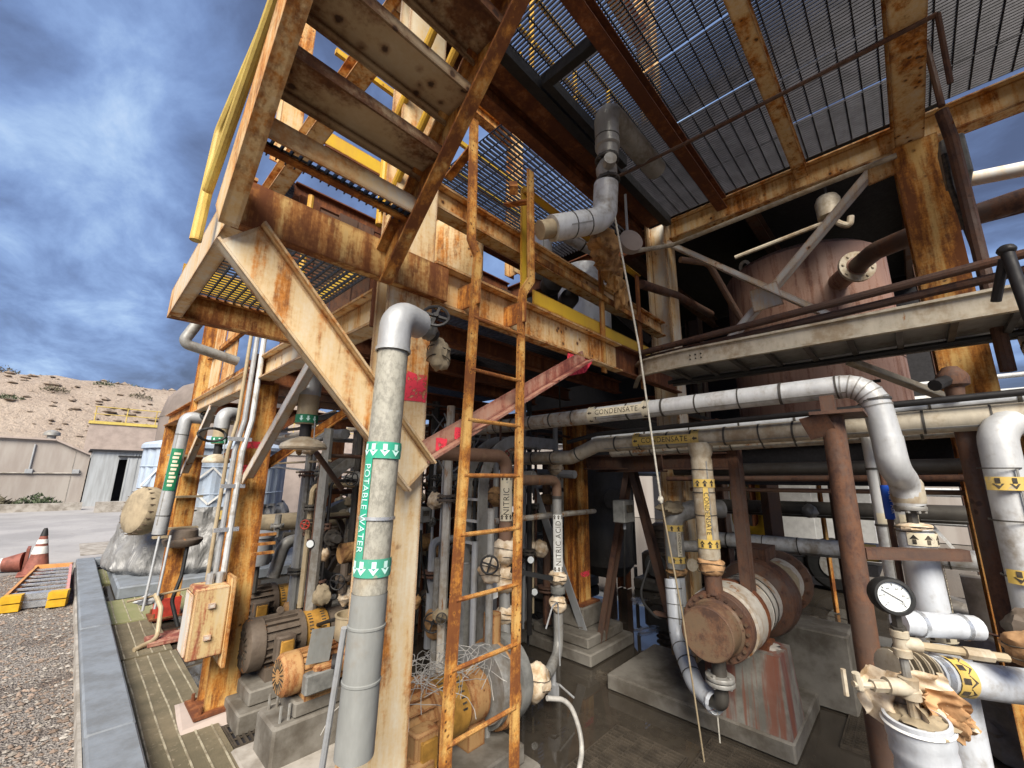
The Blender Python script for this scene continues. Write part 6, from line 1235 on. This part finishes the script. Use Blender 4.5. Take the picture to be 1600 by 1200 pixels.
# vessels standing on the mezzanine
V1 = thing('mezzanine_vessel', 'rust-streaked cream vessel on the mezzanine behind the ladder top', 'vessel', (2.35, 3.2, 2.85)); part('shell', MB().lathe((2.35, 3.1, 2.86), (0, 0, 1), [(.30, 0), (.30, 1.2), (.2, 1.4), (.02, 1.45)], 26), 'steel_cream', V1)
V2 = thing('silver_vessel', 'tall silver vessel edge behind the kick plate near the pale column', 'vessel', (3.95, 2.45, 2.85)); part('shell', MB().lathe((3.8, 2.5, 2.86), (0, 0, 1), [(.28, 0), (.30, .1), (.30, 1.0), (.24, 1.25), (.02, 1.35)], 26), 'clad_white', V2); part('hoop', MB().lathe((3.8, 2.5, 3.3), (0, 0, 1), [(.302, 0), (.31, .02), (.302, .04)], 26, False), 'clad_dark', V2)
V3 = thing('valve_actuator', 'black round valve actuator under the white elbow pipe', 'actuator', (2.45, 1.95, 3.1)); part('drum', MB().lathe((2.5, 1.95, 3.30), (-.6, -.8, 0), [(.03, -.08), (.09, -.06), (.09, .05), (.05, .07)], 20), 'black_steel', V3); part('drum', MB().lathe((2.72, 1.95, 3.22), (-.6, -.8, 0), [(.03, -.08), (.08, -.06), (.08, .05), (.05, .07)], 20), 'black_steel', V3); part('yoke', MB().tube([(2.48, 1.9, 3.40), (2.56, 1.88, 3.46), (2.62, 1.9, 3.38), (2.6, 1.9, 3.28)], .018, 8, .05), 'clad_white', V3)
pipe('mezzanine_pipe', 'orange lagged pipe low on the mezzanine floor', 'pipe', [(2.5, 2.3, 2.96), (4.0, 2.3, 2.96)], .05, 'tape_orange')
pipe('black_beam_pipe', 'black square strut slanting across the mezzanine end', 'strut', [(2.9, 1.8, 3.32), (3.9, 1.8, 3.12)], .05, 'black_steel', n=4)
# risers and runs that nothing tells apart
CN = {'clad_dark': 'dark grey', 'clad_grey': 'grey', 'pipe_tan': 'tan', 'clad_rusty': 'rust-stained white', 'steel_brown': 'dark brown', 'galv': 'silvery', 'black_steel': 'black'}
def run(pts, r, mat):
    up = abs(pts[1][2] - pts[0][2]) > .5; sh = ('bent' if len(pts) > 2 else 'upright' if up else 'level')
    wh = ('behind the brown motors' if pts[0][1] > 5 else 'behind the ladder and water pipe' if pts[0][0] < 2.8 else 'near the red-rusted column')
    T = pipe('service_pipe', ('fat ' if r > .03 else 'thin ') + CN[mat] + ' ' + sh + ' service pipe ' + wh, 'pipe', pts, r, mat, .06, group='service pipes in the tangle', n=8)
    if sh != 'level':
        x, y = pts[0][0], pts[0][1]; z0, z1 = pts[0][2], pts[1][2]
        for j in range(rc.choice((1, 2, 3))):
            z = rc.uniform(z0 + .1, z1 - .05); q = rc.random(); rr_ = max(r, .012)
            if q < .35: mb = MB(); flange_mb(mb, (x, y, z), (0, 0, 1), rr_ * 2 + .012, .02, 6, None, .006); mb.lathe((x, y, z + .025), (0, 0, 1), [(rr_ * 2 + .012, 0), (rr_ * 2 + .012, .016)], 14); part('flange_pair', mb, rc.choice(('clad_dark', 'motor_brown', 'steel_brown')), T)
            elif q < .6: part('valve_body', MB().lathe((x, y, z), (0, 0, 1), [(rr_ * 1.2, 0), (rr_ * 2.2, .03), (rr_ * 2.2, .06), (rr_ * 1.2, .09)], 12).cyl((x, y, z + .045), (x - .06, y - .07, z + .05), .010, 8), rc.choice(('motor_grey', 'clad_rusty', 'pipe_tan')), T); mb = MB(); wheel_mb(mb, (x - .062, y - .072, z + .05), (-.65, -.75, .05), .038, .005); part('handwheel', mb, rc.choice(('black_steel', 'red_paint', 'clad_dark')), T)
            elif q < .85: part('tape_wrapping', MB().blob((x, y, z), rr_ * 1.6 + .02, rr_ * 1.6 + .02, .06, rc.randint(1, 400), .16, 10, 7, 3), rc.choice(('tape_wrap', 'tape_wrap', 'boot_brown', 'tape_orange')), T, 50)
            else: part('gauge_case', MB().lathe((x - rr_ - .01, y - rr_ - .02, z), (-.65, -.75, 0), [(.02, 0), (.036, .004), (.036, .022), (.032, .024)], 18), 'black_steel', T); part('gauge_dial', MB().lathe((x - rr_ - .0265, y - rr_ - .039, z), (-.65, -.75, 0), [(.031, 0), (.0, .0005)], 18, False), 'glass_white', T)
    return T
ms = ['clad_dark', 'clad_grey', 'pipe_tan', 'clad_rusty', 'steel_brown', 'galv', 'black_steel', 'steel_brown', 'clad_dark']
for k in range(130):
    x = rc.uniform(1.55, 4.1); y = rc.choice((rc.uniform(2.5, 4.6), rc.uniform(2.5, 7.5)))
    if x < 2.1 and y < 3.3: y += 1.2
    if y > 4.6 and x < 2.5: x += 1.2
    r = rc.choice((.009, .011, .011, .014, .018, .025, .034, .045)); t = rc.random()
    if t < .5: run([(x, y, rc.uniform(.0, .3)), (x, y, rc.uniform(1.6, 2.6))], r, rc.choice(ms))
    elif t < .72: z = rc.uniform(.9, 2.45); x2 = x + rc.uniform(.5, 1.6); run([(x, y, rc.uniform(.2, .8)), (x, y, z), (x2, y, z)], r, rc.choice(ms))
    else: z = rc.uniform(1.6, 2.45); run([(x, y, z), (x + rc.uniform(-.1, .1), min(8, y + rc.uniform(.8, 2.5)), z + rc.uniform(-.1, .1))], r * 1.2, rc.choice(ms))
for k in range(64):
    x = rc.uniform(1.6, 4.0); y = rc.choice((rc.uniform(2.6, 4.4), rc.uniform(2.7, 6.5))); z = rc.uniform(.3, 2.1)
    if x < 2.0 and y < 3.2: y += .8; T = thing('pipe_fitting', ('taped' if k % 3 == 0 else 'flanged valve with handwheel,' if k % 2 else 'flanged') + ' pipe fitting in the dim tangle ' + ('low down' if z < .9 else 'at chest height' if z < 1.5 else 'close under the mezzanine'), 'fitting', (x, y, z), 'fittings in the tangle')
    if k % 3 == 0: part('wrapping', MB().blob((x, y, z), .07, .07, .08, 300 + k, .18, 12, 8, 3), rc.choice(('tape_wrap', 'tape_wrap', 'boot_brown', 'tape_orange')), T, 50)
    else:
        d = rc.choice(((0, 0, 1), (1, 0, 0), (0, 1, 0))); mb = MB(); flange_mb(mb, (x, y, z), d, .07, .025, 6); mb.cyl(V((x, y, z)) - V(d) * .12, V((x, y, z)) + V(d) * .12, .035, 10)
        part('flange', mb, rc.choice(('clad_dark', 'clad_grey', 'motor_brown')), T)
        if k % 2: mb = MB(); wheel_mb(mb, (x - .1, y - .1, z), (-.7, -.7, 0), .06, .006); part('handwheel', mb, 'black_steel', T)
for k in range(16):
    x = rc.uniform(4.6, 8.2); y = rc.uniform(2.2, 6.5); z0 = rc.uniform(0, .5)
    pipe('far_service_pipe', ('upright' if k % 2 else 'level') + ' thin pipe among the dim far equipment, ' + ('nearer the tank bay' if y < 4.2 else 'deeper in the plant'), 'pipe', [(x, y, z0), (x, y, rc.uniform(1.8, 4.4))] if k % 2 else [(x, y, 1.5 + .15 * k % 1.2), (x + 1.5, y - .5, 1.5 + .15 * k % 1.2)], rc.choice((.02, .035, .05, .07)), rc.choice(ms), .06, group='pipes behind the exchanger', n=8)
# pipes crossing under the tray and below the condensate lines
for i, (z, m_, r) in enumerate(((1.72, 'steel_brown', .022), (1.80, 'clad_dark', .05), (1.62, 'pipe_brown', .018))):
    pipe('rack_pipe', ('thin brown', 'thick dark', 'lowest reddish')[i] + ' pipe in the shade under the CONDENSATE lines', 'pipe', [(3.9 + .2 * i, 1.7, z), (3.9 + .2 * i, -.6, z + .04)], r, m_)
BB = thing('shade_beam', 'black beam standing in for the dark interior under the pipe rack', 'beam', (4.6, .5, 1.7)); part('web', MB().beam(I(.14, .40), (4.6, 1.9, 1.86), (4.6, -.9, 1.90)), 'roof_shade_dark', BB)  # near-black strip stands in for the shaded interior
for i, y in enumerate((.55, 1.15)): pipe('square_support', ('nearer' if i == 0 else 'further') + ' dark square leg behind the white crossing pipe', 'leg', [(5.2, y, 0), (5.2, y, 1.9)], .09, 'steel_brown', n=4)
# ------------------------------------------------------------------ far plant, seen through the rack
TRK = thing('white_truck', 'white service truck body with a dark wheel parked beyond the rack', 'truck', (9, 1.5, 0))
part('box_body', MB().bbox(8.6, 10.5, .5, 3.4, .45, 1.75, .05), 'white_paint', TRK)
for y in (1.1, 2.75): 
    wh = part('wheel', MB().lathe((8.52, y, .40), (1, 0, 0), [(.20, 0), (.36, .02), (.40, .06), (.40, .2), (.2, .24)], 24), 'rubber', TRK); part('rim', MB().lathe((8.50, y, .40), (1, 0, 0), [(.02, 0), (.2, .0), (.21, .03)], 18), 'clad_grey', wh)
for y in (1.3, 2.2): part('door', MB().bbox(8.585, 8.598, y, y + .8, .6, 1.65, .004), 'white_paint', TRK)
part('roof_lip', MB().box(8.55, 10.55, .45, 3.45, 1.76, 1.82), 'yellow_pale', TRK)
part('undertray', MB().box(8.62, 10.4, .6, 3.3, .28, .44), 'roof_shade_dark', TRK)
YP = pipe('yellow_gas_pipe', 'bright yellow U-shaped gas pipe beyond the rack', 'pipe', [(7.9, 2.25, 2.0), (7.9, 2.25, .85), (7.9, 1.85, .85), (7.9, 1.85, 2.0)], .10, 'valve_yellow', .2); mb = MB(); flange_mb(mb, (7.9, 2.25, 1.55), (0, 0, 1), .17, .05, 8); part('flange', mb, 'valve_yellow', YP); part('top_run', MB().tube([(7.9, 3.4, 2.02), (7.9, -.2, 2.05)], .03, 8), 'valve_yellow', YP)
FNC = thing('far_fence', 'thin black mesh fence in front of the white truck', 'fence', (8.2, 1, 0))
for k in range(9): part('upright', MB().bar((8.15, -1 + .42 * k, 0), (8.15, -1 + .42 * k, 1.75), .025, .025), 'black_steel', FNC)
for z in (.25, .8, 1.3, 1.7): part('wire', MB().bar((8.14, -1, z), (8.14, 2.4, z), .012, .012), 'black_steel', FNC)
for i, y in enumerate((.2, 1.0)): pipe('rust_post', ('left' if y > .5 else 'right') + ' thin rusty post in front of the white truck', 'post', [(7.3, y, 0), (7.3, y, 1.8)], .03, 'steel_orange', n=4)
SC = thing('scaffold_rack', 'pale braced pipe rack far behind the gauge', 'rack', (11, -1, 0))
for k in range(5):
    y = -3.2 + k * .9; part('post', MB().bar((11, y, 0), (11, y, 2.6), .10, .10), 'concrete', SC); part('brace', MB().bar((11, y, .2), (11, y + .9, 1.8), .05, .05), 'clad_white', SC)
for z in (1.0, 1.5, 1.9, 2.3): part('pipe_run', MB().tube([(10.9, -6, z), (10.9, 2.0, z)], .08, 10), 'clad_white', SC)
for i, z in enumerate((2.55, 2.75, 2.95)): pipe('sky_pipe', ('lowest', 'middle', 'highest')[i] + ' of three pale pipes crossing the bright gap right of the tank', 'pipe', [(7.5, -1.6, z), (7.5, 1.9, z)], (.09, .05, .03)[i], 'clad_white')
W2 = thing('far_shed', 'long pale shed wall far behind the plant', 'shed', (20, 5, 0)); part('wall', MB().box(17, 17.3, -14, 26, 0, 3.2), 'panel_wall', W2); part('roof', MB().box(16.8, 22, -14.2, 26.2, 3.22, 3.4), 'hut_sheet', W2)
for k in range(8): part('doorway', MB().box(16.96, 16.99, -12 + 4.5 * k, -10 + 4.5 * k, 0, 2.2), 'roof_shade_dark', W2)
W3 = thing('far_block', 'tan block wall behind the far compressors', 'wall', (6, 16, 0)); part('wall', MB().box(3.6, 14, 15.5, 15.8, 0, 2.3), 'concrete_pink', W3); part('capping', MB().box(3.55, 14.05, 15.45, 15.85, 2.302, 2.4), 'concrete', W3)
RP = thing('rubble_heap', 'pale broken rubble heaped behind the gauge', 'rubble', (4.4, -.1, 0)); mb = MB()
for k in range(60): stone(mb, 5.2 + rc.gauss(0, .5), -.3 + rc.gauss(0, .4), max(.05, .6 - rc.random() * .6), rc.uniform(.05, .14))
mb.blob((5.3, -.3, .15), .9, .8, .62, 401, .2, 20, 12, 2); o = part('rubble_mass', mb, 'concrete', RP, 0); o['kind'] = 'stuff'
GP = thing('grey_post', 'weathered grey square post behind the gauge', 'post', (4.6, -.3, 0)); part('shaft', MB().bar((4.7, -.25, 0), (4.7, -.22, 1.05), .16, .16), 'concrete', GP); part('foot', MB().box(4.5, 4.9, -.5, 0, 0, .06), 'concrete', GP)
PB = thing('push_button_box', 'small black instrument on a stem right of the gauge', 'box', (3.1, .0, .9)); part('housing', MB().bbox(3.02, 3.12, -.04, .06, .86, .98, .012), 'rubber', PB); part('face', MB().box(3.012, 3.0185, -.01, .03, .89, .95), 'label_white', PB); part('stem', MB().cyl((3.07, .01, .4), (3.07, .01, .86), .012, 8), 'black_steel', PB)
pipe('low_rod', 'thin brown rod crossing behind the corroded valve', 'rod', [(3.4, .12, 1.0), (3.2, -.5, .98)], .006, 'steel_brown', n=6)

# rear platform and big dim equipment added to darken the bay under the rack
RPf = thing('shading_platform', 'added dark low platform shading the bay behind the A-frame', 'platform', (6, 4, 2.4))
mb = MB(); grate(mb, 4.5, 8.6, 2.0, 8.0, 2.56, .06, .03, .012, 'X', .25, .01); part('grating_panel', mb, 'grating_dark', RPf, 0)
for y in (2.1, 3.6, 5.1, 6.6, 7.9): part('joist', MB().beam(I(.10, .16), (4.4, y, 2.44), (8.6, y, 2.44)), 'steel_brown', RPf)
for x, y in ((8.5, 2.1), (8.5, 5.1), (8.5, 7.9), (6.4, 7.9), (6.4, 3.6)): part('leg', MB().beam(I(.16, .16), (x, y, 0), (x, y, 2.36), (0, 1, 0)), 'steel_deep', RPf)
def vessel(x, y, r, h, label, mat):
    T = thing('added_vessel', label, 'vessel', (x, y, 0)); part('shell', MB().lathe((x, y, .35), (0, 0, 1), [(.02, 0), (r * .7, .06), (r, .2), (r, h - .25), (r * .7, h - .08), (.02, h)], 26), mat, T)
    for k in range(3): a = 2 * PI * k / 3 + .4; part('leg', MB().bar((x + r * .8 * math.cos(a), y + r * .8 * math.sin(a), 0), (x + r * .8 * math.cos(a), y + r * .8 * math.sin(a), .7), .07, .07), 'steel_brown', T)
    mb = MB(); flange_mb(mb, (x - r * .8, y - r * .8, .35 + h * .6), (-.7, -.7, 0), .13, .03, 8); part('manway', mb, 'clad_dark', T)
vessel(5.4, 3.3, .38, 1.8, 'added dark grey vessel in the bay behind the red-rusted column', 'clad_dark')
vessel(6.6, 4.8, .5, 1.9, 'added pale dirty vessel deep in the bay behind the A-frame', 'clad_rusty')
vessel(5.3, 5.6, .4, 1.7, 'added brown vessel deep behind the NITRIC ACID pipe', 'steel_brown')
vessel(3.6, 6.2, .35, 1.8, 'added dark vessel behind the tall compressor', 'motor_brown')
engine(5.0, 4.1, 1.2, .5, 1.2, 'added grey machine in the bay behind the footing', 'motor_grey')
engine(6.6, 2.9, 1.2, .5, 1.1, 'added brown machine in the bay near the yellow gas pipe', 'motor_brown')

# white and grey conduit loops hanging from the mezzanine underside
for k in range(14):
    x = rc.uniform(1.7, 3.8); y = rc.uniform(2.6, 4.2); z = rc.uniform(1.9, 2.4); L_ = rc.uniform(.4, 1.0); sag = rc.uniform(.1, .5)
    T = thing('slack_cable', ('black' if k % 2 else 'grey') + ' slack cable sagging under the mezzanine ' + ('behind the ladder' if x < 2.7 else 'left of the red-rusted column'), 'cable', (x, y, z), 'slack cables under the mezzanine')
    part('cable_run', MB().tube([(x + L_ * t, y + .2 * t, z - sag * math.sin(PI * t)) for t in [i / 10 for i in range(11)]], .007, 6), 'rubber' if k % 2 else 'galv', T)

# ------------------------------------------------------------------ labels of look-alikes: tell them apart by their order across the view
bpy.context.view_layer.update()
from collections import defaultdict
same = defaultdict(list)
for o in col.objects:
    if o.parent is None and 'label' in o and o.get('group'): same[o['label']].append(o)
ORD = ['leftmost', 'second from left', 'third from left', 'fourth from left', 'fifth from left', 'sixth from left', 'seventh from left', 'eighth from left', 'ninth from left', 'tenth from left']
ci = co.matrix_world.inverted()
for lab, os_ in same.items():
    if len(os_) < 2: continue
    def px(o): p = ci @ o.location; return p.x / max(.01, -p.z)
    for k, o in enumerate(sorted(os_, key=px)):
        wds = lab.split(); tail = ORD[k] if k < len(ORD) else 'number ' + str(k + 1) + ' from left'
        o['label'] = ' '.join(wds[:12]) + ', ' + tail
